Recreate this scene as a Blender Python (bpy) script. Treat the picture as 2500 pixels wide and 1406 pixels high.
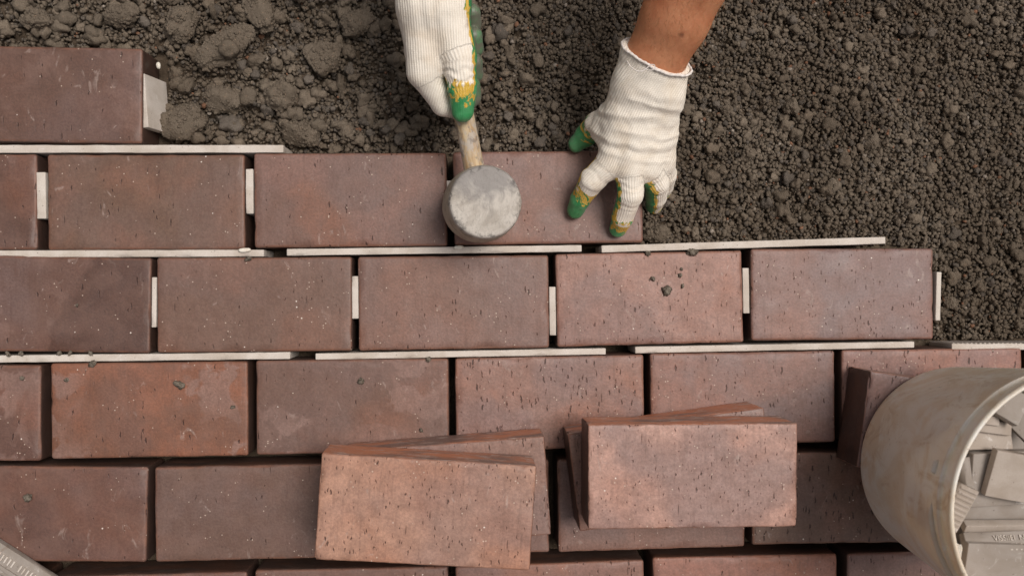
import bpy, bmesh, math, random
import numpy as np
from mathutils import Vector, Matrix

R = math.radians
random.seed(7)
rng = np.random.default_rng(11)
sc = bpy.context.scene
for o in list(bpy.data.objects):
    bpy.data.objects.remove(o)
COL = sc.collection

# ------------------------------------------------------------------ camera, sky, sun, exposure
cam_d = bpy.data.cameras.new('camera')
cam = bpy.data.objects.new('camera', cam_d)
COL.objects.link(cam)
sc.camera = cam
cam.location = (0.0, 0.0, 0.9243)
cam.rotation_mode = 'XYZ'
cam.rotation_euler = (0.000214, -0.0501526, -0.0091881)
cam_d.sensor_fit = 'HORIZONTAL'
cam_d.sensor_width = 36.0
cam_d.lens = 36.0 * 2149.3 / 2500.0
cam_d.clip_start = 0.02
cam_d.clip_end = 200.0
cam_d.dof.use_dof = True
cam_d.dof.focus_distance = 0.895
cam_d.dof.aperture_fstop = 7.0

SUN_EL, SUN_AZ = 68.0, 32.0          # azimuth: degrees from +x towards +y
world = bpy.data.worlds.new('World')
sc.world = world
world.use_nodes = True
wn = world.node_tree
wn.nodes.clear()
w_out = wn.nodes.new('ShaderNodeOutputWorld')
w_bg = wn.nodes.new('ShaderNodeBackground')
w_sky = wn.nodes.new('ShaderNodeTexSky')
w_hs = wn.nodes.new('ShaderNodeHueSaturation')
w_sky.sky_type = 'NISHITA'
w_sky.sun_disc = False
w_sky.sun_elevation = R(SUN_EL)
w_sky.sun_rotation = R(90.0 - SUN_AZ)
w_sky.air_density = 1.0
w_sky.dust_density = 6.0
w_sky.ozone_density = 0.6
w_hs.inputs['Saturation'].default_value = 0.22   # a veiled, whitish sky
wn.links.new(w_sky.outputs[0], w_hs.inputs['Color'])
wn.links.new(w_hs.outputs[0], w_bg.inputs['Color'])
wn.links.new(w_bg.outputs[0], w_out.inputs['Surface'])
w_bg.inputs['Strength'].default_value = 0.05

sun_d = bpy.data.lights.new('sun', 'SUN')
sun = bpy.data.objects.new('sun', sun_d)
COL.objects.link(sun)
sun_d.energy = 1.5
sun_d.angle = R(24.0)
sun_d.color = (1.0, 0.945, 0.88)
dv = Vector((math.cos(R(SUN_EL)) * math.cos(R(SUN_AZ)), math.cos(R(SUN_EL)) * math.sin(R(SUN_AZ)), math.sin(R(SUN_EL))))
sun.rotation_mode = 'QUATERNION'
sun.rotation_quaternion = dv.to_track_quat('Z', 'Y')
sun.location = dv * 3

vs = sc.view_settings
sc.display_settings.display_device = 'sRGB'
vs.view_transform = 'Standard'
vs.look = 'None'
vs.gamma = 1.0
vs.use_curve_mapping = False
vs.exposure = 0.43

sc.render.engine = 'CYCLES'
sc.cycles.max_bounces = 4
sc.cycles.diffuse_bounces = 2
sc.cycles.glossy_bounces = 2
sc.cycles.use_denoising = True

# ------------------------------------------------------------------ small helpers
def lin(r, g, b):
    f = lambda c: (c / 255 / 12.92) if c <= 10 else ((c / 255 + 0.055) / 1.055) ** 2.4
    return (f(r), f(g), f(b), 1.0)

def hash3(ix, iy, iz, seed=0):
    n = (ix.astype(np.int64) * 73856093) ^ (iy.astype(np.int64) * 19349663) ^ (iz.astype(np.int64) * 83492791) ^ (seed * 2654435)
    n = (n ^ (n >> 13)) * 1274126177
    n = (n ^ (n >> 16)) & 0xFFFFFF
    return n.astype(np.float64) / 0xFFFFFF

def vnoise(p, seed=0):
    """value noise in -1..1, p of shape (n,3)"""
    p = np.asarray(p, dtype=np.float64)
    i = np.floor(p).astype(np.int64)
    f = p - i
    f = f * f * (3 - 2 * f)
    out = 0
    for dx in (0, 1):
        wx = f[:, 0] if dx else 1 - f[:, 0]
        for dy in (0, 1):
            wy = f[:, 1] if dy else 1 - f[:, 1]
            for dz in (0, 1):
                wz = f[:, 2] if dz else 1 - f[:, 2]
                out = out + wx * wy * wz * hash3(i[:, 0] + dx, i[:, 1] + dy, i[:, 2] + dz, seed)
    return out * 2 - 1

def fbm(p, octv=4, seed=0):
    s, a, t = 0, 1.0, 0
    p = np.asarray(p, dtype=np.float64)
    for k in range(octv):
        s = s + a * vnoise(p, seed + k * 17)
        t += a
        a *= 0.5
        p = p * 2.03 + 5.7
    return s / t

def smooth01(a, b, x):
    t = np.clip((x - a) / (b - a), 0, 1)
    return t * t * (3 - 2 * t)

def mesh_np(name, V, F, mat=None, smooth=True, attrs=None, cols=None):
    """V (n,3) metres, F list/array of equal-length faces"""
    me = bpy.data.meshes.new(name)
    V = np.asarray(V, dtype=np.float32)
    F = np.asarray(F, dtype=np.int32)
    k = F.shape[1]
    me.vertices.add(len(V))
    me.vertices.foreach_set('co', V.ravel())
    me.loops.add(F.size)
    me.loops.foreach_set('vertex_index', F.ravel())
    me.polygons.add(len(F))
    me.polygons.foreach_set('loop_start', np.arange(0, F.size, k, dtype=np.int32))
    me.polygons.foreach_set('loop_total', np.full(len(F), k, dtype=np.int32))
    if smooth:
        me.polygons.foreach_set('use_smooth', np.ones(len(F), dtype=bool))
    me.update(calc_edges=True)
    me.validate()
    for nm, arr in (attrs or {}).items():
        a = me.attributes.new(nm, 'FLOAT', 'POINT')
        a.data.foreach_set('value', np.asarray(arr, dtype=np.float32))
    for nm, arr in (cols or {}).items():
        a = me.attributes.new(nm, 'FLOAT_COLOR', 'POINT')
        a.data.foreach_set('color', np.asarray(arr, dtype=np.float32).ravel())
    if mat:
        me.materials.append(mat)
    return me

def add(name, me, parent=None, loc=(0, 0, 0), rotz=0.0, label=None, cat=None, group=None, kind=None):
    o = bpy.data.objects.new(name, me)
    COL.objects.link(o)
    o.location = loc
    o.rotation_euler = (0, 0, rotz)
    if parent is not None:
        o.parent = parent
    if label:
        o['label'] = label
    if cat:
        o['category'] = cat
    if group:
        o['group'] = group
    if kind:
        o['kind'] = kind
    return o

def mm(v):
    return tuple(c * 0.001 for c in v)

def rounded_box(name, dims, r, mat, seed=0, jit=0.25, chip=0.6, step=9.0, ribs=None, top0=True):
    """box of dims mm with worn rounded edges; origin at the middle of the top face (top0) or centre; returns mesh"""
    hx, hy, hz = dims[0] / 2, dims[1] / 2, dims[2] / 2
    def axis(h):
        e = [0, r * 0.25, r * 0.6, r]
        inner = 2 * h - 2 * r
        n = max(1, int(round(inner / step)))
        mid = [r + inner * i / n for i in range(1, n)]
        full = e + mid + [2 * h - q for q in reversed(e)]
        return [q - h for q in full]
    ax = [axis(hx), axis(hy), axis(hz)]
    idx, V, F = {}, [], []
    def vid(p):
        key = (round(p[0], 3), round(p[1], 3), round(p[2], 3))
        if key not in idx:
            idx[key] = len(V)
            V.append(p)
        return idx[key]
    for d in range(3):
        u, v = (d + 1) % 3, (d + 2) % 3
        for s in (-1, 1):
            w = (hx, hy, hz)[d] * s
            for i in range(len(ax[u]) - 1):
                for j in range(len(ax[v]) - 1):
                    q = []
                    for (a, b) in ((i, j), (i + 1, j), (i + 1, j + 1), (i, j + 1)):
                        p = [0, 0, 0]
                        p[d] = w; p[u] = ax[u][a]; p[v] = ax[v][b]
                        q.append(vid(tuple(p)))
                    F.append(q if s > 0 else q[::-1])
    V = np.array(V, dtype=np.float64)
    inn = np.clip(V, [-hx + r, -hy + r, -hz + r], [hx - r, hy - r, hz - r])
    dd = V - inn
    L = np.linalg.norm(dd, axis=1, keepdims=True)
    nrm = dd / np.maximum(L, 1e-6)
    V = inn + nrm * r
    edge = ((np.abs(dd) > 1e-4).sum(1) >= 2)
    n1 = vnoise(V / 14.0 + seed * 7.3, seed)
    n2 = vnoise(V / 4.0 + seed * 3.1, seed + 5)
    V = V + nrm * (jit * n1 + 0.3 * jit * n2)[:, None]
    ch = np.clip(fbm(V / 9.0 + seed * 11.0, 3, seed + 9) - 0.22, 0, 1) * chip * 4
    V = V - nrm * (ch * edge)[:, None]
    if top0:
        V[:, 2] -= hz
    return mesh_np(name, V * 0.001, F, mat, attrs={'edge': edge.astype(float)})

# ---- shader helper
def nd(nt, typ, ins=None, **props):
    n = nt.nodes.new(typ)
    for k, v in props.items():
        setattr(n, k, v)
    for k, v in (ins or {}).items():
        s = n.inputs[k]
        if isinstance(v, bpy.types.NodeSocket):
            nt.links.new(v, s)
        else:
            s.default_value = v
    return n

def math_(nt, op, a, b=None, c=None, clamp=False):
    n = nt.nodes.new('ShaderNodeMath')
    n.operation = op
    n.use_clamp = clamp
    for i, v in enumerate((a, b, c)):
        if v is None:
            continue
        if isinstance(v, bpy.types.NodeSocket):
            nt.links.new(v, n.inputs[i])
        else:
            n.inputs[i].default_value = v
    return n.outputs[0]

def mapr(nt, v, a, b, c=0.0, d=1.0, smooth=True):
    n = nt.nodes.new('ShaderNodeMapRange')
    n.interpolation_type = 'SMOOTHSTEP' if smooth else 'LINEAR'
    nt.links.new(v, n.inputs[0])
    for i, q in enumerate((a, b, c, d)):
        if isinstance(q, bpy.types.NodeSocket):
            nt.links.new(q, n.inputs[i + 1])
        else:
            n.inputs[i + 1].default_value = q
    return n.outputs[0]

def mix(nt, f, a, b, mode='MIX'):
    n = nt.nodes.new('ShaderNodeMix')
    n.data_type = 'RGBA'
    n.blend_type = mode
    n.clamp_factor = True
    for s, v in ((n.inputs[0], f), (n.inputs[6], a), (n.inputs[7], b)):
        if isinstance(v, bpy.types.NodeSocket):
            nt.links.new(v, s)
        else:
            s.default_value = v
    return n.outputs[2]

def noise(nt, vec, scale, detail=3.0, rough=0.5, dist=0.0, out='Fac'):
    n = nd(nt, 'ShaderNodeTexNoise', {'Scale': scale, 'Detail': detail, 'Roughness': rough, 'Distortion': dist})
    if vec is not None:
        nt.links.new(vec, n.inputs['Vector'])
    return n.outputs[out]

def voro(nt, vec, scale, rand=1.0):
    n = nd(nt, 'ShaderNodeTexVoronoi', {'Scale': scale, 'Randomness': rand})
    nt.links.new(vec, n.inputs['Vector'])
    return n.outputs['Distance'], n.outputs['Color']

def vscale(nt, vec, s):
    n = nd(nt, 'ShaderNodeVectorMath', operation='MULTIPLY')
    nt.links.new(vec, n.inputs[0])
    n.inputs[1].default_value = s
    return n.outputs[0]

def sepx(nt, v):
    n = nt.nodes.new('ShaderNodeSeparateXYZ')
    nt.links.new(v, n.inputs[0])
    return n.outputs

def new_mat(name):
    m = bpy.data.materials.new(name)
    m.use_nodes = True
    nt = m.node_tree
    nt.nodes.clear()
    out = nt.nodes.new('ShaderNodeOutputMaterial')
    bs = nt.nodes.new('ShaderNodeBsdfPrincipled')
    nt.links.new(bs.outputs[0], out.inputs[0])
    return m, nt, bs

def attr(nt, name, kind='GEOMETRY', out='Fac'):
    n = nt.nodes.new('ShaderNodeAttribute')
    n.attribute_type = kind
    n.attribute_name = name
    return n.outputs[out]

def bump(nt, bs, h, strength=1.0, dist=0.001):
    n = nd(nt, 'ShaderNodeBump', {'Strength': strength, 'Distance': dist, 'Height': h})
    nt.links.new(n.outputs[0], bs.inputs['Normal'])

def oco(nt):
    """object coordinates shifted by a per-object random offset"""
    tc = nt.nodes.new('ShaderNodeTexCoord')
    oi = nt.nodes.new('ShaderNodeObjectInfo')
    r = oi.outputs['Random']
    c = nd(nt, 'ShaderNodeCombineXYZ', {0: math_(nt, 'MULTIPLY', r, 37.0), 1: math_(nt, 'MULTIPLY', r, 91.0), 2: math_(nt, 'MULTIPLY', r, 13.0)})
    a = nd(nt, 'ShaderNodeVectorMath', operation='ADD')
    nt.links.new(tc.outputs['Object'], a.inputs[0])
    nt.links.new(c.outputs[0], a.inputs[1])
    return tc, oi, a.outputs[0]

# ------------------------------------------------------------------ materials
def brick_material():
    m, nt, bs = new_mat('clinker_brick')
    tc, oi, p = oco(nt)
    rust, haze, pits, cool = (attr(nt, k, 'OBJECT') for k in ('rust', 'haze', 'pits', 'cool'))
    n1 = noise(nt, p, 13.0, 3.0, 0.55, 0.3)
    n1b = noise(nt, vscale(nt, p, (1.0, 1.0, 1.0)), 9.0, 2.0, 0.5, 0.6, out='Color')
    sx = sepx(nt, n1b)
    c = oi.outputs['Color']
    # flashed orange and blue-grey firing colours
    c = mix(nt, math_(nt, 'MULTIPLY', mapr(nt, n1, 0.42, 0.62), rust), c, lin(156, 98, 72))
    c = mix(nt, math_(nt, 'MULTIPLY', mapr(nt, sx[0], 0.42, 0.60), math_(nt, 'ADD', math_(nt, 'MULTIPLY', cool, 0.8), 0.15)), c, lin(122, 102, 100))
    # cement bloom with hard-edged dried patches
    hz = noise(nt, p, 26.0, 3.0, 0.55, 0.7)
    reg = noise(nt, p, 7.0, 1.0)
    hm = math_(nt, 'MULTIPLY', mapr(nt, hz, 0.50, 0.56), mapr(nt, reg, 0.42, 0.58))
    hm = math_(nt, 'MULTIPLY', hm, haze)
    c = mix(nt, math_(nt, 'MULTIPLY', hm, 0.75), c, lin(148, 118, 108))
    # dusty wipes
    du = mapr(nt, noise(nt, vscale(nt, p, (1.0, 0.6, 1.0)), 60.0, 3.0, 0.65, 1.2), 0.63, 0.74)
    c = mix(nt, math_(nt, 'MULTIPLY', du, 0.40), c, lin(184, 164, 154))
    # dark damp patch with a drying edge
    lx, ly, lz = sepx(nt, tc.outputs['Object'])
    dpv = math_(nt, 'ADD', math_(nt, 'SUBTRACT', lx, math_(nt, 'ADD', 0.014, math_(nt, 'MULTIPLY', ly, 0.45))), math_(nt, 'MULTIPLY', math_(nt, 'SUBTRACT', hz, 0.5), 0.05))
    dpm = math_(nt, 'MULTIPLY', mapr(nt, dpv, -0.004, 0.006), attr(nt, 'damp', 'OBJECT'))
    c = mix(nt, math_(nt, 'MULTIPLY', dpm, 0.62), c, lin(72, 46, 36))
    # fine clay grain
    g = noise(nt, p, 430.0, 2.0, 0.7)
    gm = mapr(nt, g, 0.25, 0.75, 0.82, 1.18)
    c = mix(nt, 1.0, c, nd(nt, 'ShaderNodeCombineColor', {0: gm, 1: gm, 2: gm}).outputs[0], 'MULTIPLY')
    med = noise(nt, p, 90.0, 2.0, 0.6)
    c = mix(nt, mapr(nt, med, 0.35, 0.75, 0.0, 0.34), c, lin(104, 74, 62))
    strk = noise(nt, vscale(nt, p, (1.0, 0.09, 1.0)), 260.0, 3.0, 0.6)
    c = mix(nt, mapr(nt, strk, 0.48, 0.80, 0.0, 0.36), c, lin(92, 64, 54))
    big2 = noise(nt, p, 32.0, 3.0, 0.6, 0.4)
    c = mix(nt, mapr(nt, big2, 0.42, 0.75, 0.0, 0.18), c, lin(146, 112, 98))
    # worn arrises
    eg = math_(nt, 'MULTIPLY', attr(nt, 'edge'), mapr(nt, noise(nt, p, 70.0, 3.0, 0.6), 0.35, 0.62))
    c = mix(nt, math_(nt, 'MULTIPLY', eg, 0.55), c, lin(132, 88, 68))
    # drag pits left by extrusion: short dark strokes across the brick
    wob = nd(nt, 'ShaderNodeVectorMath', operation='ADD')
    nt.links.new(vscale(nt, p, (1.0, 0.22, 1.0)), wob.inputs[0])
    nt.links.new(vscale(nt, noise(nt, p, 180.0, 2.0, out='Color'), (0.004, 0.002, 0.004)), wob.inputs[1])
    d1, c1 = voro(nt, wob.outputs[0], 340.0)
    s1 = sepx(nt, c1)
    pit1 = math_(nt, 'MULTIPLY', mapr(nt, d1, math_(nt, 'MULTIPLY', math_(nt, 'POWER', s1[2], 2.0), 0.20), math_(nt, 'ADD', math_(nt, 'MULTIPLY', math_(nt, 'POWER', s1[2], 2.0), 0.26), 0.15), 1.0, 0.0), math_(nt, 'GREATER_THAN', s1[0], math_(nt, 'SUBTRACT', 1.0, math_(nt, 'MULTIPLY', pits, 0.75))))
    d2, c2 = voro(nt, vscale(nt, p, (1.0, 0.11, 1.0)), 150.0)
    s2 = sepx(nt, c2)
    pit2 = math_(nt, 'MULTIPLY', mapr(nt, d2, 0.04, 0.10, 1.0, 0.0), math_(nt, 'GREATER_THAN', s2[1], 0.66))
    pit = math_(nt, 'MAXIMUM', pit1, math_(nt, 'MULTIPLY', pit2, 0.7))
    c = mix(nt, math_(nt, 'MULTIPLY', pit, 0.85), c, lin(58, 36, 29))
    # light grit specks
    d3, c3 = voro(nt, p, 420.0)
    s3 = sepx(nt, c3)
    sp = math_(nt, 'MULTIPLY', mapr(nt, d3, 0.20, 0.34, 1.0, 0.0), math_(nt, 'GREATER_THAN', math_(nt, 'ADD', s3[0], math_(nt, 'MULTIPLY', math_(nt, 'SUBTRACT', noise(nt, p, 45.0, 2.0), 0.5), 0.6)), 1.0))
    c = mix(nt, math_(nt, 'MULTIPLY', sp, 0.75), c, lin(212, 190, 172))
    d4, c4 = voro(nt, p, 170.0)
    s4 = sepx(nt, c4)
    sp2 = math_(nt, 'MULTIPLY', mapr(nt, d4, 0.08, 0.17, 1.0, 0.0), math_(nt, 'GREATER_THAN', math_(nt, 'ADD', s4[1], math_(nt, 'MULTIPLY', math_(nt, 'SUBTRACT', noise(nt, p, 30.0, 2.0), 0.5), 0.7)), 1.03))
    c = mix(nt, sp2, c, lin(226, 212, 200))
    # loose long sides: raw orange body, grey burns; laid sides and ends: shade painted dark
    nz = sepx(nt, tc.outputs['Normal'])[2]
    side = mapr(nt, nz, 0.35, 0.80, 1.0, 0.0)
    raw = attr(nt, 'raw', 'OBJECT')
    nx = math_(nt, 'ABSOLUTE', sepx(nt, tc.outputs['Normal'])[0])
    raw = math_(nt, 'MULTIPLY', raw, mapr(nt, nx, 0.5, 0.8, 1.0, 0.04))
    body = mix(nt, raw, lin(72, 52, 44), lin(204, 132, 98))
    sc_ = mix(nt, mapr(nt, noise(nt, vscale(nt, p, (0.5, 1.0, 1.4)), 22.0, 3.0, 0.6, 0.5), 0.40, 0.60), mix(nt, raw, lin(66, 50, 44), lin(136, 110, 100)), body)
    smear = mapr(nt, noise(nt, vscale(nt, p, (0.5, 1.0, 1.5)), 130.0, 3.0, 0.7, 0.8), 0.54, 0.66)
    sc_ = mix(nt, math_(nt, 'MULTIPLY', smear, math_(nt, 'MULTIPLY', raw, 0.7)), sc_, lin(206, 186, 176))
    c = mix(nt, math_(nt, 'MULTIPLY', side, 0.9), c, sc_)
    nt.links.new(c, bs.inputs['Base Color'])
    ro = math_(nt, 'ADD', 0.36, math_(nt, 'ADD', math_(nt, 'MULTIPLY', big2, 0.30), math_(nt, 'MULTIPLY', hm, 0.12)))
    nt.links.new(ro, bs.inputs['Roughness'])
    bs.inputs['Specular IOR Level'].default_value = 0.5
    h = math_(nt, 'ADD', math_(nt, 'MULTIPLY', pit, -0.9), math_(nt, 'ADD', math_(nt, 'MULTIPLY', g, 0.3), math_(nt, 'MULTIPLY', med, 0.55)))
    bump(nt, bs, h, 0.8, 0.0007)
    return m

def tile_material(name, col, grain=1.0):
    m, nt, bs = new_mat(name)
    tc, oi, p = oco(nt)
    n1 = noise(nt, p, 30.0, 4.0, 0.6, 0.4)
    c = mix(nt, mapr(nt, n1, 0.35, 0.7), col, (col[0] * 0.80, col[1] * 0.77, col[2] * 0.73, 1))
    du = mapr(nt, noise(nt, p, 75.0, 4.0, 0.65, 1.0), 0.60, 0.74)
    c = mix(nt, math_(nt, 'MULTIPLY', du, 0.45), c, lin(238, 232, 226))
    st = mapr(nt, noise(nt, p, 45.0, 5.0, 0.7, 1.5), 0.63, 0.75)
    c = mix(nt, math_(nt, 'MULTIPLY', st, 0.5), c, lin(124, 104, 88))
    d, cc = voro(nt, p, 330.0)
    s = sepx(nt, cc)
    pit = math_(nt, 'MULTIPLY', mapr(nt, d, 0.10, 0.22, 1.0, 0.0), math_(nt, 'GREATER_THAN', s[0], 0.90))
    c = mix(nt, math_(nt, 'MULTIPLY', pit, 0.6), c, lin(96, 84, 74))
    g = noise(nt, p, 800.0, 3.0, 0.6)
    c = mix(nt, mapr(nt, g, 0.3, 0.8, 0.0, 0.22), c, lin(150, 134, 120))
    nt.links.new(c, bs.inputs['Base Color'])
    bs.inputs['Roughness'].default_value = 0.72
    bs.inputs['Specular IOR Level'].default_value = 0.3
    bump(nt, bs, math_(nt, 'ADD', math_(nt, 'MULTIPLY', pit, -1.0), math_(nt, 'MULTIPLY', g, 0.4 * grain)), 0.7, 0.0005)
    return m

def sand_material(name, use_col=True, dark=1.0):
    m, nt, bs = new_mat(name)
    tc = nt.nodes.new('ShaderNodeTexCoord')
    p = tc.outputs['Object']
    if use_col:
        c = attr(nt, 'tone', out='Color')
    else:
        c = lin(100, 87, 74)
        n1 = noise(nt, p, 60.0, 4.0, 0.6)
        c = mix(nt, mapr(nt, n1, 0.3, 0.7), c, lin(84, 72, 60))
    dpz = noise(nt, p, 9.0, 3.0, 0.6, 0.4)
    c = mix(nt, mapr(nt, dpz, 0.40, 0.62, 0.0, 1.0), c, mix(nt, 1.0, c, (0.74, 0.72, 0.70, 1), 'MULTIPLY'))
    g = noise(nt, p, 900.0, 2.0, 0.7)
    c = mix(nt, mapr(nt, g, 0.3, 0.75, 0.0, 0.55), c, mix(nt, 1.0, c, (0.50, 0.47, 0.44, 1), 'MULTIPLY'))
    d, cc = voro(nt, p, 650.0)
    s = sepx(nt, cc)
    sp = math_(nt, 'MULTIPLY', mapr(nt, d, 0.2, 0.35, 1.0, 0.0), math_(nt, 'GREATER_THAN', s[0], 0.955))
    c = mix(nt, math_(nt, 'MULTIPLY', sp, 0.6), c, lin(176, 140, 112))
    nt.links.new(c, bs.inputs['Base Color'])
    bs.inputs['Roughness'].default_value = 0.9
    bs.inputs['Specular IOR Level'].default_value = 0.12
    bump(nt, bs, math_(nt, 'ADD', math_(nt, 'MULTIPLY', g, 0.6), noise(nt, p, 350.0, 2.0, 0.6)), 0.9, 0.0012)
    return m

def glove_material():
    m, nt, bs = new_mat('knit_glove')
    coat = attr(nt, 'coat')
    rib = attr(nt, 'rib')
    along = attr(nt, 'along')
    tc = nt.nodes.new('ShaderNodeTexCoord')
    p = tc.outputs['Object']
    wob = math_(nt, 'MULTIPLY', noise(nt, p, 60.0, 2.0), 1.6)
    ph = math_(nt, 'MULTIPLY', math_(nt, 'ADD', rib, wob), 2 * math.pi / 2.35)
    s = math_(nt, 'SINE', ph)
    st = math_(nt, 'SINE', math_(nt, 'MULTIPLY', along, 2 * math.pi / 1.7))
    ribm = mapr(nt, s, -1.0, 0.2, 1.0, 0.0)
    n1 = noise(nt, p, 35.0, 4.0, 0.6, 0.5)
    white = mix(nt, mapr(nt, n1, 0.42, 0.75), lin(251, 241, 227), lin(238, 223, 204))
    white = mix(nt, math_(nt, 'MULTIPLY', ribm, 0.26), white, lin(206, 186, 164))  # slight shade painted into the grooves between knit ribs
    smd = math_(nt, 'MULTIPLY', mapr(nt, noise(nt, p, 55.0, 4.0, 0.65, 0.8), 0.55, 0.72), mapr(nt, coat, -1.0, -0.1, 0.10, 0.65))
    white = mix(nt, smd, white, lin(186, 166, 142))
    fz = noise(nt, p, 900.0, 2.0, 0.6)
    white = mix(nt, mapr(nt, fz, 0.4, 0.8, 0.0, 0.2), white, lin(206, 190, 172))
    n2 = noise(nt, vscale(nt, p, (1.0, 0.55, 1.0)), 120.0, 3.0, 0.6, 0.8)
    n3 = noise(nt, vscale(nt, p, (1.0, 0.45, 1.0)), 95.0, 3.0, 0.55, 1.0, out='Color')
    n3x = sepx(nt, n3)[1]
    v = math_(nt, 'ADD', coat, math_(nt, 'MULTIPLY', math_(nt, 'SUBTRACT', n2, 0.5), 1.1))
    isy = mapr(nt, v, -0.04, 0.06)
    dirt = attr(nt, 'dirt')
    isg = math_(nt, 'MAXIMUM', mapr(nt, v, 0.42, 0.48), math_(nt, 'MULTIPLY', mapr(nt, v, -0.02, 0.05), mapr(nt, n3x, 0.53, 0.56)))
    yel = mix(nt, mapr(nt, n1, 0.4, 0.7), lin(226, 184, 74), lin(200, 152, 44))
    yel = mix(nt, math_(nt, 'MULTIPLY', mapr(nt, fz, 0.45, 0.65), 0.35), yel, lin(238, 216, 160))
    grn = mix(nt, mapr(nt, n1, 0.35, 0.7), lin(40, 134, 74), lin(84, 158, 104))
    grn = mix(nt, math_(nt, 'MULTIPLY', mapr(nt, noise(nt, p, 70.0, 4.0, 0.6), 0.56, 0.72), 0.45), grn, lin(134, 160, 134))
    c = mix(nt, isy, white, yel)
    c = mix(nt, isg, c, grn)
    c = mix(nt, math_(nt, 'MULTIPLY', dirt, mapr(nt, noise(nt, p, 90.0, 4.0, 0.65, 0.5), 0.30, 0.58, 0.45, 1.0)), c, lin(112, 104, 94))
    nt.links.new(c, bs.inputs['Base Color'])
    nt.links.new(mapr(nt, isg, 0.0, 1.0, 0.95, 0.42), bs.inputs['Roughness'])
    nt.links.new(mapr(nt, isg, 0.0, 1.0, 0.10, 0.42), bs.inputs['Specular IOR Level'])
    bs.inputs['Sheen Weight'].default_value = 0.06
    h = math_(nt, 'ADD', math_(nt, 'MULTIPLY', s, 0.34), math_(nt, 'ADD', math_(nt, 'MULTIPLY', st, 0.06), math_(nt, 'MULTIPLY', fz, 0.5)))
    h = math_(nt, 'MULTIPLY', h, mapr(nt, isg, 0.0, 1.0, 1.0, 0.35))
    bump(nt, bs, h, 0.75, 0.0006)
    return m

def simple_mat(name, col, rough=0.6, spec=0.3, var=None, vscale_=40.0, bmp=0.0):
    m, nt, bs = new_mat(name)
    tc, oi, p = oco(nt)
    c = col
    if var:
        c = mix(nt, mapr(nt, noise(nt, p, vscale_, 5.0, 0.65, 0.6), 0.38, 0.66), col, var)
        nt.links.new(c, bs.inputs['Base Color'])
    else:
        bs.inputs['Base Color'].default_value = col
    bs.inputs['Roughness'].default_value = rough
    bs.inputs['Specular IOR Level'].default_value = spec
    if bmp:
        bump(nt, bs, noise(nt, p, 400.0, 4.0, 0.6), 0.6, bmp)
    return m

def skin_material():
    m, nt, bs = new_mat('skin')
    tc = nt.nodes.new('ShaderNodeTexCoord')
    p = tc.outputs['Object']
    n1 = noise(nt, p, 28.0, 4.0, 0.6)
    c = mix(nt, mapr(nt, n1, 0.3, 0.7), lin(206, 142, 104), lin(186, 116, 80))
    n2 = noise(nt, p, 240.0, 4.0, 0.6)
    c = mix(nt, mapr(nt, n2, 0.42, 0.75, 0.0, 0.30), c, lin(170, 98, 68))
    hr = noise(nt, vscale(nt, p, (1.0, 0.35, 0.5)), 900.0, 2.0, 0.6, 0.4)
    c = mix(nt, mapr(nt, hr, 0.60, 0.72, 0.0, 0.4), c, lin(222, 170, 130))
    mole = attr(nt, 'mole')
    c = mix(nt, mole, c, lin(92, 46, 30))
    nt.links.new(c, bs.inputs['Base Color'])
    bs.inputs['Subsurface Weight'].default_value = 0.12
    bs.inputs['Subsurface Radius'].default_value = (0.006, 0.002, 0.001)
    bs.inputs['Subsurface Scale'].default_value = 0.5
    bs.inputs['Roughness'].default_value = 0.52
    bs.inputs['Specular IOR Level'].default_value = 0.35
    bump(nt, bs, math_(nt, 'ADD', noise(nt, p, 500.0, 3.0, 0.6), math_(nt, 'MULTIPLY', n2, 0.8)), 0.5, 0.0004)
    return m

def bucket_material():
    m, nt, bs = new_mat('bucket_plastic')
    tc = nt.nodes.new('ShaderNodeTexCoord')
    p = tc.outputs['Object']
    n1 = noise(nt, p, 16.0, 5.0, 0.62, 1.0)
    c = mix(nt, mapr(nt, n1, 0.40, 0.62), lin(240, 229, 215), lin(226, 205, 182))
    n2 = noise(nt, vscale(nt, p, (1.0, 1.0, 0.55)), 34.0, 5.0, 0.65, 1.4)
    c = mix(nt, mapr(nt, n2, 0.54, 0.70, 0.0, 0.55), c, lin(198, 168, 140))
    n3 = noise(nt, vscale(nt, p, (0.7, 0.7, 1.0)), 48.0, 5.0, 0.7, 1.8)
    c = mix(nt, mapr(nt, n3, 0.64, 0.74, 0.0, 0.5), c, lin(206, 152, 118))
    n4 = noise(nt, vscale(nt, p, (1.6, 0.5, 0.8)), 60.0, 6.0, 0.7, 2.0)
    c = mix(nt, mapr(nt, n4, 0.66, 0.72, 0.0, 0.5), c, lin(136, 116, 100))
    scr = noise(nt, vscale(nt, p, (0.25, 1.0, 1.6)), 190.0, 3.0, 0.7, 0.4)
    c = mix(nt, mapr(nt, scr, 0.66, 0.72, 0.0, 0.45), c, lin(142, 118, 98))
    n5 = noise(nt, p, 26.0, 4.0, 0.6, 0.6)
    c = mix(nt, mapr(nt, n5, 0.56, 0.66, 0.0, 0.5), c, lin(240, 234, 226))
    nt.links.new(c, bs.inputs['Base Color'])
    bs.inputs['Subsurface Weight'].default_value = 0.35
    bs.inputs['Subsurface Radius'].default_value = (0.012, 0.010, 0.008)
    bs.inputs['Subsurface Scale'].default_value = 1.0
    nt.links.new(mapr(nt, n2, 0.3, 0.7, 0.38, 0.62), bs.inputs['Roughness'])
    bs.inputs['Specular IOR Level'].default_value = 0.45
    bump(nt, bs, math_(nt, 'ADD', n4, math_(nt, 'MULTIPLY', noise(nt, p, 300.0, 3.0), 0.3)), 0.3, 0.0006)
    return m

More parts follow.
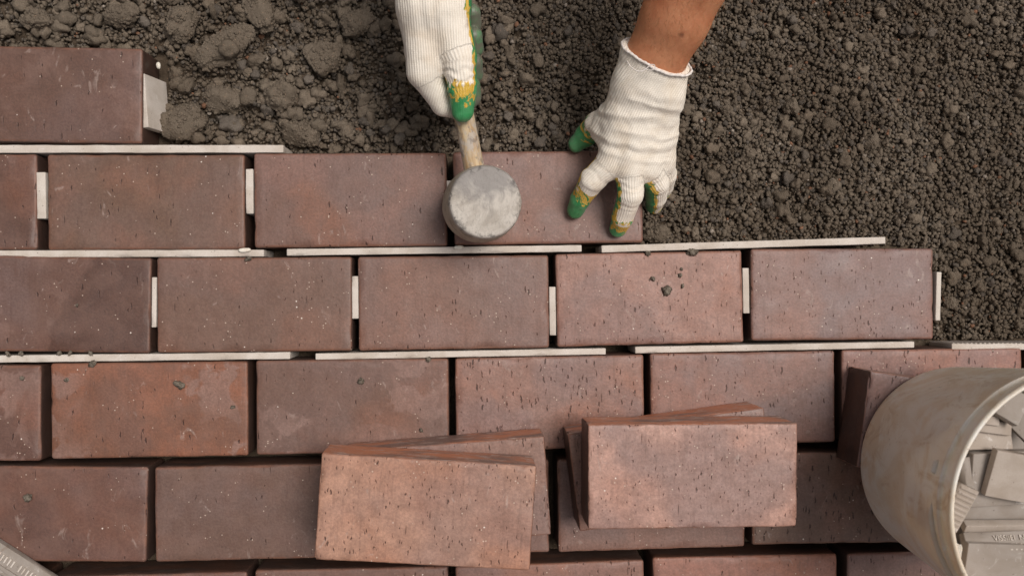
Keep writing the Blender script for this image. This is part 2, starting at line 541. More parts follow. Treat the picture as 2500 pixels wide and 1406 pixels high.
def mallet_head_material():
    m, nt, bs = new_mat('mallet_rubber')
    tc = nt.nodes.new('ShaderNodeTexCoord')
    p = tc.outputs['Object']
    x, y, z = sepx(nt, p)
    n1 = noise(nt, p, 45.0, 5.0, 0.65, 0.8)
    fib = noise(nt, vscale(nt, p, (1.0, 0.45, 1.0)), 420.0, 4.0, 0.7, 0.3)
    c = mix(nt, mapr(nt, n1, 0.38, 0.66), lin(200, 191, 181), lin(172, 162, 151))
    # a rubbed grey smear over the striking face
    sm = math_(nt, 'ADD', math_(nt, 'MULTIPLY', math_(nt, 'ADD', math_(nt, 'MULTIPLY', y, 1.0), math_(nt, 'MULTIPLY', math_(nt, 'ABSOLUTE', math_(nt, 'ADD', x, -0.002)), -0.55)), 26.0), math_(nt, 'MULTIPLY', math_(nt, 'SUBTRACT', n1, 0.5), 1.6))
    smk = math_(nt, 'MULTIPLY', mapr(nt, sm, -0.35, 0.25), mapr(nt, z, -0.006, -0.002))
    c = mix(nt, math_(nt, 'MULTIPLY', smk, 0.75), c, lin(138, 133, 131))
    c = mix(nt, mapr(nt, fib, 0.48, 0.74, 0.0, 0.42), c, lin(130, 124, 119))
    # black rubber showing where the paint is chipped, mostly along the face edge
    rr = math_(nt, 'SQRT', math_(nt, 'ADD', math_(nt, 'MULTIPLY', x, x), math_(nt, 'MULTIPLY', y, y)))
    ed = mapr(nt, rr, 0.027, 0.033)
    chp = mapr(nt, noise(nt, p, 130.0, 4.0, 0.65, 0.5), 0.53, 0.60)
    c = mix(nt, math_(nt, 'MULTIPLY', math_(nt, 'MULTIPLY', chp, ed), 0.6), c, lin(84, 80, 78))
    # dusty tan side
    sd = mapr(nt, z, -0.010, -0.004, 1.0, 0.0)
    c = mix(nt, math_(nt, 'MULTIPLY', sd, 0.75), c, mix(nt, mapr(nt, n1, 0.4, 0.65), lin(182, 168, 146), lin(148, 134, 116)))
    nt.links.new(c, bs.inputs['Base Color'])
    bs.inputs['Roughness'].default_value = 0.75
    bs.inputs['Specular IOR Level'].default_value = 0.25
    bump(nt, bs, math_(nt, 'ADD', fib, math_(nt, 'MULTIPLY', chp, -0.6)), 0.5, 0.0006)
    return m

def wood_material():
    m, nt, bs = new_mat('mallet_handle_wood')
    tc = nt.nodes.new('ShaderNodeTexCoord')
    p = tc.outputs['Object']
    g = noise(nt, vscale(nt, p, (1.0, 1.0, 0.12)), 260.0, 4.0, 0.6, 0.3)
    c = mix(nt, mapr(nt, g, 0.35, 0.7), lin(206, 182, 146), lin(172, 138, 100))
    d = noise(nt, vscale(nt, p, (1.0, 1.0, 0.5)), 70.0, 5.0, 0.65, 0.8)
    c = mix(nt, mapr(nt, d, 0.46, 0.58, 0.0, 0.85), c, lin(186, 175, 164))
    d2 = noise(nt, vscale(nt, p, (1.0, 1.0, 0.5)), 110.0, 5.0, 0.65, 0.8)
    c = mix(nt, mapr(nt, d2, 0.52, 0.62, 0.0, 0.75), c, lin(128, 116, 106))
    nt.links.new(c, bs.inputs['Base Color'])
    bs.inputs['Roughness'].default_value = 0.6
    bump(nt, bs, g, 0.5, 0.0006)
    return m

M_BRICK = brick_material()
M_TILE = tile_material('ceramic_tile', lin(218, 207, 197))
M_TILE3 = tile_material('beige_ceramic_tile', lin(180, 167, 156))
M_TILE2 = tile_material('grey_ceramic_tile', lin(160, 150, 142))
M_SAND = sand_material('damp_sand')
M_BED = sand_material('sand_under_paving', False)
M_CRUMB = simple_mat('mortar_crumb', lin(128, 118, 106), 0.9, 0.1, lin(82, 73, 64), 260.0, 0.0012)
M_CHIP = simple_mat('white_chip', lin(236, 228, 214), 0.7, 0.2, lin(214, 200, 182), 120.0, 0.0006)
M_GLOVE = glove_material()
M_SEAM = simple_mat('glove_seam_yarn', lin(240, 232, 226), 0.95, 0.1, lin(216, 204, 194), 400.0, 0.0008)
M_SKIN = skin_material()
M_BUCKET = bucket_material()
M_HEAD = mallet_head_material()
M_WOOD = wood_material()

# ------------------------------------------------------------------ ground and pavement bedding
def plane(name, x0, x1, y0, y1, z, mat, n=1):
    V = [(x0, y0, z), (x1, y0, z), (x1, y1, z), (x0, y1, z)]
    return mesh_np(name, V, [(0, 1, 2, 3)], mat, smooth=False)

add('ground', plane('ground', -40, 40, -40, 40, -0.066, M_BED), kind='structure')

# paving bricks: centre x, centre y, turn in degrees, colour, rust, haze, pits, cool
LAID = [
    ((-432.8, 202.2, -0.8), (112, 82, 72), .10, .25, .35, .1),
    ((-539.5, 92.6, -0.28), (104, 72, 60), .25, .35, .3, .0),
    ((-329.5, 91.5, -0.11), (121, 92, 78), .25, .1, .45, .1),
    ((-120.8, 93, 0.11), (126, 93, 82), .35, .15, .5, .25),
    ((85.9, 94.8, 0.42), (136, 101, 92), .25, .2, .5, .3),
    ((-426.3, -12.5, -1.5), (116, 86, 78), .1, .3, .35, .2),
    ((-220.5, -15, -0.18), (125, 95, 84), .2, .12, .45, .1),
    ((-14.4, -15, 0.13), (132, 101, 92), .2, .2, .55, .2),
    ((192.7, -12.6, 0.82), (160, 120, 110), .4, .25, .9, .45),
    ((401.2, -10.3, -0.27), (138, 108, 104), .3, .2, 1.0, .7),
    ((-537.4, -122.4, -0.76), (112, 78, 68), .4, .9, .4, .1),
    ((-328.1, -122.2, -0.1), (136, 92, 74), .6, .8, .4, .0),
    ((-120.7, -121.9, -0.1), (120, 88, 76), .3, .75, .6, .15),
    ((85.8, -121.5, 0.36), (152, 114, 104), .45, .35, .85, .5),
    ((292.2, -119.7, 0.22), (136, 106, 102), .35, .2, 1.0, .7),
    ((499, -118.7, -0.01), (146, 108, 102), .5, .2, 1.0, .5),
    ((-431.8, -227, -1.71), (112, 80, 72), .2, .2, .45, .1),
    ((-224.7, -230.2, 0.07), (116, 88, 78), .15, .15, .45, .15),
    ((-16.4, -229.9, -0.02), (130, 100, 92), .2, .2, .7, .2),
    ((192.6, -229.7, 0.34), (134, 102, 94), .2, .15, .6, .3),
    ((400.5, -228.2, -0.53), (118, 92, 80), .25, .3, .8, .2),
    ((-330.6, -340.3, 0.1), (114, 82, 74), .2, .2, .5, .1),
    ((-123.4, -339.4, -0.33), (126, 94, 86), .2, .2, .5, .2),
    ((84.5, -339, 0.7), (146, 106, 96), .6, .2, .7, .2),
    ((292.5, -336.1, -0.16), (156, 108, 96), .8, .2, .6, .2),
    ((503.2, -335.9, 0.4), (130, 98, 92), .3, .2, .8, .3),
]
# the same courses run on past the edges of the picture
rows = {}
for b in LAID:
    rows.setdefault(round((b[0][1] + 55) / 107.5), []).append(b)
EXTRA = []
for rk, bl in rows.items():
    xs = sorted(bl, key=lambda q: q[0][0])
    EXTRA.append(((xs[0][0][0] - 208, xs[0][0][1], xs[0][0][2]),) + xs[0][1:])
    if xs[-1][0][1] < -60:
        for k in (1, 2):
            EXTRA.append(((xs[-1][0][0] + 208 * k, xs[-1][0][1], xs[-1][0][2]),) + xs[-1][1:])
lastrow = [b for b in LAID if b[0][1] < -300]
y_next = min(b[0][1] for b in lastrow) - 107
for k in range(-3, 5):
    EXTRA.append(((90 + 208 * k - 70, y_next, 0.0), (128, 94, 86), .3, .25, .6, .2))

def bed_top(x):
    return 252.0 if x < -322 else 145.0 if x < 190 else 41.0 if x < 505 else -66.0

# bedding slab below the bricks
bm = bmesh.new()
for (x0, x1, y0, y1) in ((-900, -322, -560, 251), (-322, 189, -560, 144), (189, 504, -560, 40), (504, 1050, -560, -67)):
    vs_ = [bm.verts.new((x * .001, y * .001, -0.0516)) for x, y in ((x0, y0), (x1, y0), (x1, y1), (x0, y1))]
    bm.faces.new(vs_)
me = bpy.data.meshes.new('pavement')
bm.to_mesh(me); bm.free()
me.materials.append(M_BED)
pavement = add('pavement', me, kind='structure')

LOOSE_MESH = [rounded_box('loose_brick', (200, 98.2, 51), 1.7, M_BRICK, seed=23 + k, jit=0.4, chip=1.6, step=4.5) for k in range(5)]
BRICK_MESH = [rounded_box('brick', (200, 98.2, 51), 3.3, M_BRICK, seed=3 + k, jit=0.4, chip=0.9, step=6.0) for k in range(6)]

def brick(b, i, parent=None, z=0.0, tilt=(0, 0)):
    (x, y, rz), col, rust, haze, pits, cool = b
    o = add('brick' if parent is not None else 'loose_brick', BRICK_MESH[i % 6] if parent is not None else LOOSE_MESH[i % 5], parent)
    o.location = (x * .001, y * .001, z * .001)
    o.rotation_euler = (R(tilt[0]), R(tilt[1]), R(rz + (180 if (i // 6) % 2 else 0)))
    lum = 0.3 * col[0] + 0.59 * col[1] + 0.11 * col[2]
    o.color = lin(*[(c_ * 0.90 + lum * 0.10) * k_ for c_, k_ in zip(col, (1.02, 0.985, 0.94))])
    dk = 0.76 + 0.22 * min(1.0, max(0.0, (x + 420) / 700))  # bricks darken towards the left, uneven light put into their colour
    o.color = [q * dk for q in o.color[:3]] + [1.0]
    o['damp'] = 1.0 if (parent is not None and i == 5) else 0.0
    o['raw'] = 0.1 if parent is not None else 1.0  # low value on laid bricks picks the dark side colour painting joint shade
    o['rust'] = rust * (0.95 if parent is not None else 0.7); o['haze'] = haze; o['pits'] = pits * random.uniform(0.35, 0.7) if pits < 0.65 else pits * (random.uniform(0.75, 1.05) if parent is not None else 1.15); o['cool'] = cool
    return o

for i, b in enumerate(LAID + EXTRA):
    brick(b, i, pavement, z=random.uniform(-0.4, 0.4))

# ------------------------------------------------------------------ loose bricks
lo = brick(((-40.7, -207.9, -4.43), (192, 146, 126), .6, .15, .9, .3), 1, None, 102.2)
lo['label'] = 'loose salmon brick lying askew on top of the left stack'
lo2 = brick(((-22.2, -202.6, 3.45), (150, 116, 106), .3, .3, .8, .3), 8, None, 51.2)
lo2['label'] = 'loose brick under the salmon one, turned the other way, in the left stack'
lo3 = brick(((211.1, -179.2, -0.54), (188, 148, 138), .4, .12, 1.25, .5), 4, None, 102.2)
lo3['label'] = 'loose pale pink pitted brick on top of the right stack'
lo4 = brick(((203, -183.1, 6.57), (140, 104, 92), .4, .2, .8, .3), 2, None, 51.2)
lo4['label'] = 'loose brick mostly hidden under the pale pink pitted brick'
lo5 = brick(((498, -151.6, -9), (136, 106, 104), .2, .2, 1.0, .6), 3, None, 51.2)
lo5['label'] = 'loose brick on the paving under the edge of the bucket'
for o in (lo, lo2, lo3, lo4, lo5):
    o['category'] = 'brick'
    o['group'] = 'loose bricks waiting on the finished paving'

# ------------------------------------------------------------------ sand bed
def brick_dist(x, y):
    """depth of a point inside the paved area (mm, >0 inside)"""
    top = np.where(x < -322, 252.0, np.where(x < 190, 145.0, np.where(x < 505, 41.0, -66.0)))
    d = top - y
    # distance to the stepped right ends
    for (xe, yl, yh) in ((-322, 145, 252), (190, 41, 145), (505, -66, 41)):
        inside = (x < xe) & (y < yh) & (y > yl - 5)
        d = np.where(inside, np.minimum(d, xe - x), d)
    return d

GX0, GX1, GY0, GY1, GS = -700.0, 880.0, -170.0, 470.0, 3.0
gx = np.arange(GX0, GX1 + 1, GS); gy = np.arange(GY0, GY1 + 1, GS)
XX, YY = np.meshgrid(gx, gy, indexing='ij')
flat = np.stack([XX.ravel(), YY.ravel(), np.zeros(XX.size)], 1)
H = -56.0 + 3.0 * fbm(flat / 70.0, 3, 3).reshape(XX.shape)
leftw = 1 - smooth01(-60, 180, XX)
H += leftw * (4.0 + 4.0 * fbm(flat / 45.0, 3, 31).reshape(XX.shape))
def dome(cx, cy, rx, ry, h, z0, ang=0.0, pw=0.5):
    rm = max(rx, ry)
    i0 = max(0, int((cx - rm - GX0) / GS)); i1 = min(len(gx), int((cx + rm - GX0) / GS) + 2)
    j0 = max(0, int((cy - rm - GY0) / GS)); j1 = min(len(gy), int((cy + rm - GY0) / GS) + 2)
    if i0 >= i1 or j0 >= j1:
        return
    dx = XX[i0:i1, j0:j1] - cx; dy = YY[i0:i1, j0:j1] - cy
    c, s = math.cos(ang), math.sin(ang)
    q = 1 - ((dx * c + dy * s) / rx) ** 2 - ((-dx * s + dy * c) / ry) ** 2
    hh = np.where(q > 0, z0 + h * np.maximum(q, 0) ** pw, -1e9)
    H[i0:i1, j0:j1] = np.maximum(H[i0:i1, j0:j1], hh)
for k in range(2200):
    cx = rng.uniform(GX0, GX1); cy = rng.uniform(GY0, GY1)
    lw = 1 - float(smooth01(-60, 200, cx))
    r_ = (2.5 + 4.0 * rng.random() ** 2) * (1 + 1.6 * lw * rng.random() ** 2)
    base = -58 + 3.0 * math.sin(cx * .021 + 1.3) * math.cos(cy * .027) + 5.0 * lw
    dome(cx, cy, r_ * rng.uniform(.8, 1.3), r_ * rng.uniform(.8, 1.3), r_ * rng.uniform(.6, 1.1), base + rng.uniform(-2, 2), rng.uniform(0, 3))
H += 0.7 * vnoise(flat / 3.0, 77).reshape(XX.shape)
bd = brick_dist(XX, YY)
H = np.where(bd > -3.0, np.minimum(H, -52.5), H)
H = np.where((bd <= -3.0) & (bd > -14), np.minimum(H, -56 + 4 * vnoise(flat / 9.0, 5).reshape(XX.shape)), H)

def sand_tones(n, lo_=0.80, hi=1.18, odd=True):
    base = np.array(lin(119, 107, 94)[:3])
    t = rng.uniform(lo_, hi, n)[:, None]
    c = base * t
    k = rng.random(n)
    if odd:
        c[k > 0.985] = np.array(lin(150, 112, 90)[:3]) * rng.uniform(.7, 1.1, (np.sum(k > 0.985), 1))
        c[(k > 0.975) & (k <= 0.985)] = np.array(lin(166, 154, 142)[:3])
    c[k < 0.14] *= np.array([0.80, 0.84, 0.92])
    return c

def grid_faces(nx, ny):
    a = np.arange(nx * ny).reshape(nx, ny)
    return np.stack([a[:-1, :-1].ravel(), a[1:, :-1].ravel(), a[1:, 1:].ravel(), a[:-1, 1:].ravel()], 1)

V = np.stack([XX.ravel(), YY.ravel(), H.ravel()], 1) * .001
F = grid_faces(len(gx), len(gy))
tone = np.ones((len(V), 4)); tone[:, :3] = np.array(lin(98, 85, 72)[:3]) * (1 + 0.25 * vnoise(flat / 2.5, 8))[:, None]
add('sand_bed', mesh_np('sand_bed', V, F, M_SAND, cols={'tone': tone}),
    label='dark damp lumpy bedding sand beyond the laid bricks', cat='sand', kind='stuff')

def ico(sub):
    b = bmesh.new()
    bmesh.ops.create_icosphere(b, subdivisions=sub, radius=1.0)
    v = np.array([q.co[:] for q in b.verts]); f = np.array([[q.index for q in p.verts] for p in b.faces])
    b.free()
    return v, f

def Hat(x, y):
    i = np.clip(((x - GX0) / GS).astype(int), 0, len(gx) - 1); j = np.clip(((y - GY0) / GS).astype(int), 0, len(gy) - 1)
    return H[i, j]

def cauliflower(sub, seed, nb=(22, 150), rb=(0.55, 0.20), amp=(0.34, 0.16), squash=1.0):
    """unit lump whose skin is crumbs grown together"""
    v, f = ico(sub)
    g = np.random.default_rng(seed)
    out = 0.62 + 0.16 * fbm(v * 1.2 + seed * 3.1, 2, seed)
    for n, rbm, am in zip(nb, rb, amp):
        c = g.normal(size=(n, 3)); c /= np.linalg.norm(c, axis=1, keepdims=True)
        r_ = rbm * g.uniform(0.55, 1.15, n)
        d2 = ((v[:, None, :] - c[None]) ** 2).sum(-1)
        q = np.sqrt(np.maximum(r_[None] ** 2 - d2, 0)) / rbm
        out = out + am * q.max(1)
    out = out + 0.05 * vnoise(v * 13.0, seed + 2)
    return v * out[:, None], f

def scatter(meshes, x, y, z, r_, seed=0, sq=(0.8, 1.2), odd=True):
    """copies of unit lumps as one soup"""
    VV, FF, TT, off = [], [], [], 0
    which = rng.integers(0, len(meshes), len(x))
    for k, (v, f) in enumerate(meshes):
        m = np.where(which == k)[0]
        n = len(m)
        if not n:
            continue
        P = v[None] * (r_[m][:, None] * rng.uniform(sq[0], sq[1], (n, 3)))[:, None, :]
        a = rng.uniform(0, 6.28, n)[:, None]; b = rng.uniform(-3, 3, n)[:, None]
        X = P[..., 0] * np.cos(a) - P[..., 1] * np.sin(a); Y = P[..., 0] * np.sin(a) + P[..., 1] * np.cos(a); Z = P[..., 2]
        Y2 = Y * np.cos(b) - Z * np.sin(b); Z2 = Y * np.sin(b) + Z * np.cos(b)
        VV.append(np.stack([X + x[m][:, None], Y2 + y[m][:, None], Z2 + z[m][:, None]], -1).reshape(-1, 3))
        FF.append((f[None] + (np.arange(n) * len(v))[:, None, None]).reshape(-1, 3) + off)
        t = np.ones((n, 4)); t[:, :3] = sand_tones(n, odd=odd)
        TT.append(np.repeat(t, len(v), axis=0))
        off += n * len(v)
    return np.concatenate(VV), np.concatenate(FF), np.concatenate(TT)

REG = (-530, 690, -120, 352)
def pts(n, dens=None):
    x = rng.uniform(REG[0], REG[1], n); y = rng.uniform(REG[2], REG[3], n)
    if dens is not None:
        k = rng.random(n) < dens(x, y)
        x, y = x[k], y[k]
    return x, y
def hold(x, y, r_):
    ok = brick_dist(x, y) < -(r_ * 1.15 + 0.8)
    return x[ok], y[ok], r_[ok]
lwf = lambda x: 1 - smooth01(-80, 200, x)
crumb_lo = [cauliflower(2, 300 + k, (7,), (0.8,), (0.55,)) for k in range(10)]
crumb_mid = [cauliflower(3, 320 + k, (12, 40), (0.65, 0.30), (0.40, 0.22)) for k in range(8)]
holes = lambda x, y: (fbm(np.stack([x / 9.0, y / 9.0, x * 0], 1), 2, 51) + 0.5 * vnoise(np.stack([x / 40.0, y / 40.0, x * 0], 1), 52) > -0.10).astype(float)
soup = []
# deep layer
def rough_ico(k):
    v, f = ico(1)
    return v * (1 + 0.30 * vnoise(v * 2.1 + k * 7.7, k))[:, None], f
grit = [rough_ico(k) for k in range(14)]
x, y = pts(17000); r_ = rng.uniform(2.2, 4.0, len(x)); x, y, r_ = hold(x, y, r_)
soup.append(scatter(grit, x, y, Hat(x, y) + rng.uniform(0, 2.0, len(x)), r_, odd=False))
# packed surface grains
x, y = pts(64000, lambda x, y: 1 - 0.35 * lwf(x)); r_ = 1.25 + 1.7 * rng.random(len(x)) ** 1.7; x, y, r_ = hold(x, y, r_)
soup.append(scatter(grit, x, y, Hat(x, y) + 3.5 + rng.uniform(0, 4.0, len(x)) + 2.6 * vnoise(np.stack([x / 8, y / 8, x * 0], 1), 61) + 2.6 * vnoise(np.stack([x / 19, y / 19, x * 0], 1), 62), r_, sq=(0.6, 1.45)))
x, y = pts(13000, holes); r_ = 1.9 + 2.0 * rng.random(len(x)) ** 1.8; x, y, r_ = hold(x, y, r_)
soup.append(scatter(crumb_lo, x, y, Hat(x, y) + 5.0 + rng.uniform(0, 3.5, len(x)) + 2.6 * vnoise(np.stack([x / 8, y / 8, x * 0], 1), 61) + 2.6 * vnoise(np.stack([x / 19, y / 19, x * 0], 1), 62), r_, sq=(0.65, 1.4), odd=False))
# larger crumbs, most of them on the left
x, y = pts(3600, lambda x, y: 0.24 + 0.33 * lwf(x) + 0.42 * np.exp(-((x - 300) / 110) ** 2 - ((y - 125) / 75) ** 2)); r_ = 3.2 + 4.6 * rng.random(len(x)) ** 2 + 5.0 * lwf(x) * rng.random(len(x)) ** 2; x, y, r_ = hold(x, y, r_)
soup.append(scatter(crumb_mid, x, y, Hat(x, y) + 7.0 + 0.25 * r_, r_, sq=(0.7, 1.35), odd=False))
TT_ = soup[-1][2]; TT_[:, :3] *= 1.12
x = rng.uniform(-690, 860, 30000); y = rng.uniform(-165, 460, 30000)
k_ = ~((x > REG[0]) & (x < REG[1]) & (y > REG[2]) & (y < REG[3]))
x, y = x[k_], y[k_]
r_ = rng.uniform(2.2, 4.6, len(x)); x, y, r_ = hold(x, y, r_)
soup.append(scatter(grit, x, y, Hat(x, y) + 3.0 + rng.uniform(-1, 4, len(x)), r_, sq=(0.6, 1.4), odd=False))
off, VV, FF, TT = 0, [], [], []
for V_, F_, T_ in soup:
    VV.append(V_); FF.append(F_ + off); TT.append(T_); off += len(V_)
add('sand_grains', mesh_np('sand_grains', np.concatenate(VV) * .001, np.concatenate(FF), M_SAND, cols={'tone': np.concatenate(TT)}),
    label='loose crumbly grains strewn all over the damp sand bed', cat='sand', kind='stuff')

# ---- single clods that stand out of the bed
def lump_mesh(name, rx, ry, rz, seed, mat, sub=4, rough=0.25):
    v, f = ico(sub)
    n1 = fbm(v * 1.3 + seed * 3.7, 3, seed); n2 = fbm(v * 4.5 + seed * 1.9, 3, seed + 3); n3 = np.abs(vnoise(v * 9.0 + seed, seed + 8))
    P = v * (1 + rough * n1 + rough * 0.55 * n2 + rough * 0.35 * n3)[:, None] * np.array([rx, ry, rz])
    return mesh_np(name, P * .001, f, mat)

def clod_mesh(rx, ry, rz, seed):
    """a lump with crumbs grown all over it, one mesh"""
    big = max(rx, ry)
    g = np.random.default_rng(seed)
    v, f = cauliflower(4, seed, (6, 14, 40), (1.1, 0.7, 0.35), (0.30, 0.30, 0.16))
    # broken facets instead of a round ball
    for q in range(7):
        nn = g.normal(size=3); nn /= np.linalg.norm(nn); cutd = g.uniform(0.62, 0.95)
        ov = np.maximum(v @ nn - cutd, 0)
        v = v - nn * (ov * 0.85)[:, None]
    S = np.array([rx, ry, rz])
    P = v * S
    n = int(0.62 * rx * ry) + 60
    pick = P[g.integers(0, len(P), n)]
    pick = pick[pick[:, 2] > -0.35 * rz]
    r_ = 0.9 + 1.7 * g.random(len(pick)) ** 1.6
    r_ *= min(1.0, 0.5 + big / 30)
    pick = pick * (1 - 0.5 * r_ / big)[:, None]
    VV, FF = [P], [f]; off = len(P)
    for k in range(len(pick)):
        a, b = grit[k % len(grit)]
        VV.append(a * r_[k] * g.uniform(.8, 1.25, 3) + pick[k]); FF.append(b + off); off += len(a)
    V = np.concatenate(VV); F = np.concatenate(FF)
    c = np.ones((len(V), 4)); c[:, :3] = np.array(lin(119, 107, 94)[:3]) * (1 + 0.15 * vnoise(V / 2.5, seed))[:, None]
    return mesh_np('sand_clod', V * .001, F, M_SAND, cols={'tone': c})

CLODS = [  # position, half sizes, turn, wording
    ((-257.4, 262.2, -34), (30, 17, 13), 25, 'largest diamond-shaped sand clod right of the corner brick'),
    ((-305.3, 284.5, -36), (19, 15, 13), 60, 'rounded sand clod just above and right of the corner brick'),
    ((-366.2, 294.4, -38), (18, 12, 10), 10, 'sand clod above the middle of the corner brick'),
    ((-453.9, 288.6, -38), (16, 11, 10), 0, 'sand clod above the left end of the corner brick'),
    ((-301, 183.5, -36), (22, 18, 14), 15, 'sand clod beside the leaning ribbed spacer'),
    ((-261.1, 206.8, -38), (19, 14, 12), 160, 'sand clod below the diamond-shaped one'),
    ((-197.9, 209.1, -38), (17, 16, 13), 80, 'sand clod midway between the corner brick and the mallet hand'),
    ((-178.9, 169.7, -40), (22, 12, 11), 170, 'flat sand clod above the end of the topmost tile strip'),
    ((-153.8, 251.6, -39), (20, 17, 12), 40, 'broad sand clod left of the hand holding the mallet'),
    ((-219.2, 295.6, -39), (20, 14, 12), 120, 'sand clod at the top edge above the diamond-shaped one'),
    ((-118.4, 287.6, -40), (17, 13, 11), 20, 'sand clod at the top edge near the mallet hand'),
    ((363.5, 199, -44), (8, 8.5, 8), 0, 'small pale round sand clod right of the bare forearm'),
    ((291.1, 195.7, -46), (6.5, 6, 6), 0, 'small sand clod close to the right hand glove cuff'),
    ((316.2, 147.6, -46), (9, 6, 6), 140, 'small oblong sand clod below the pale round one'),
    ((210.6, 57.8, -43), (12, 9, 9), 0, 'sand clod against the end of the brick being set'),
    ((454.5, 158.9, -46), (9, 9, 7), 0, 'small sand clod in the middle of the open sand at right'),
    ((544.2, -22.9, -46), (7, 6.5, 6), 0, 'small pale sand clod right of the last paving brick'),
    ((409.3, 110.6, -46), (8, 7, 6.5), 30, 'small sand clod above the right end of the free tile strip'),
]
for i, (p, s, a, lab) in enumerate(CLODS):
    o = add('sand_clod', clod_mesh(s[0] * 1.1, s[1] * 1.1, s[2] * 1.15, 20 + i), None, mm(p), R(a), lab, 'clod', 'clods standing out of the sand bed')

# ------------------------------------------------------------------ ceramic strips used as joint spacers
def strip(p, q, ztop, lab, th=8.0, ht=48.0, seed=1, mat=None, ribs=0, cat='spacer', group='ceramic tile strips spacing the courses', name='tile_strip'):
    """a strip standing on edge between two end points (mm)"""
    p = np.array(p[:2]); q = np.array(q[:2])
    d = q - p; L = float(np.hypot(*d)); a = math.atan2(d[1], d[0]); c = (p + q) / 2
    me = rounded_box(name, (L, th, ht), 0.8, mat or M_TILE, seed=seed, jit=0.25, chip=1.1, step=6.0)
    o = add(name, me, None, (c[0] * .001, c[1] * .001, ztop * .001), a, lab, cat, group)
    if ribs:
        n = int(L / 5.0)
        rm = rounded_box('rib', (2.2, 0.9, ht - 6), 0.4, mat or M_TILE, seed=2, jit=0.05, chip=0.1, step=20.0)
        for k in range(n):
            add('rib', rm, o, ((-L / 2 + 4 + (L - 8) * k / max(1, n - 1)) * .001, ribs * (th / 2 + 0.25) * .001, -0.003))
    return o

strip((-500.9, 146.6, -1), (-190, 146.4, -1), -1.0, 'tile strip under the corner brick, topmost of the long strips', seed=1)
strip((-498.3, 39.5, -2), (-211.3, 38.3, -2), -2.0, 'tile strip in the second joint, running off the left edge', th=7.2, seed=2)
strip((-187.6, 38.9, -1), (120.5, 40.9, -1), -1.0, 'tile strip in the second joint below the mallet', th=7.0, seed=3)
strip((141.4, 39.9, 2), (447.6, 47.2, 2), 2.0, 'tile strip lying open against the sand, right of the pressed brick', th=7.4, seed=4)
strip((-498.7, -68, -1), (-185.2, -68.3, -1), -1.0, 'tile strip in the third joint, running off the left edge', th=7.2, seed=5)
strip((-159.1, -69.7, -1), (145.2, -68.1, -1), -1.0, 'tile strip in the third joint, middle one of three', th=6.6, seed=6)
strip((176.7, -67.2, -1), (480.1, -65.1, -1), -1.0, 'tile strip in the third joint below the right-hand bricks', th=6.8, seed=7)
strip((521.3, -68, -1), (763.2, -70.8, -1), -1.0, 'ribbed tile strip above the bucket, running off the right edge', th=6.4, seed=8, ribs=1)

SMALL = [
    ((99.5, 420.5), (101, 534), 9.6, -1, 'white speckled chip of tile at the far left in the top full course'),
    ((608.5, 412.5), (609.5, 522), 8.6, -1, 'small spacer between the second and third bricks of the top full course'),
    ((1097.5, 441), (1099, 548), 7.4, -2, 'small spacer almost hidden behind the mallet head'),
    ((377, 677), (377, 799), 4.6, -3, 'thin spacer beside the stained brick at the left'),
    ((865.5, 674), (866, 778), 7.2, -2, 'small spacer straight below the left stretch of the middle tile strip'),
    ((1350, 700), (1351, 819), 7.6, -2, 'small spacer below the gap between two tile strips'),
    ((1820.5, 654), (1822, 765), 7.2, -2, 'small spacer left of the last brick in its course'),
    ((2293, 664), (2289, 782), 5.2, 1, 'small spacer standing free at the end of its course'),
]
def small_spacers():
    out = []
    for k, (a, b, th, z, lab) in enumerate(SP_W):
        d = np.array(b[:2]) - np.array(a[:2])
        out.append(strip(a, b, z, lab, th=th, ht=46.0, seed=30 + k, group='short spacers between brick ends', name='short_spacer'))
    return out
SP_W = [
    ((-436, 122.8, -1), (-435.8, 75.1, -1), 9.2, -1, SMALL[0][4]),
    ((-225.2, 125.6, -1), (-225.2, 79.1, -1), 7.6, -1, SMALL[1][4]),
    ((-18.1, 113, -2), (-17.9, 67, -2), 6.6, -2, SMALL[2][4]),
    ((-323.6, 14.2, -3), (-324.5, -37.5, -3), 4.8, -3, SMALL[3][4]),
    ((-117.6, 13.7, -2), (-117.6, -30.8, -2), 6.8, -2, SMALL[4][4]),
    ((89.2, 0.7, -2), (89.3, -50.8, -2), 7.0, -2, SMALL[5][4]),
    ((296.5, 18.9, -2), (296.9, -29.6, -2), 7.0, -2, SMALL[6][4]),
    ((506.9, 12.7, 1), (505, -39.3, 1), 5.4, 1, SMALL[7][4]),
]
small_spacers()

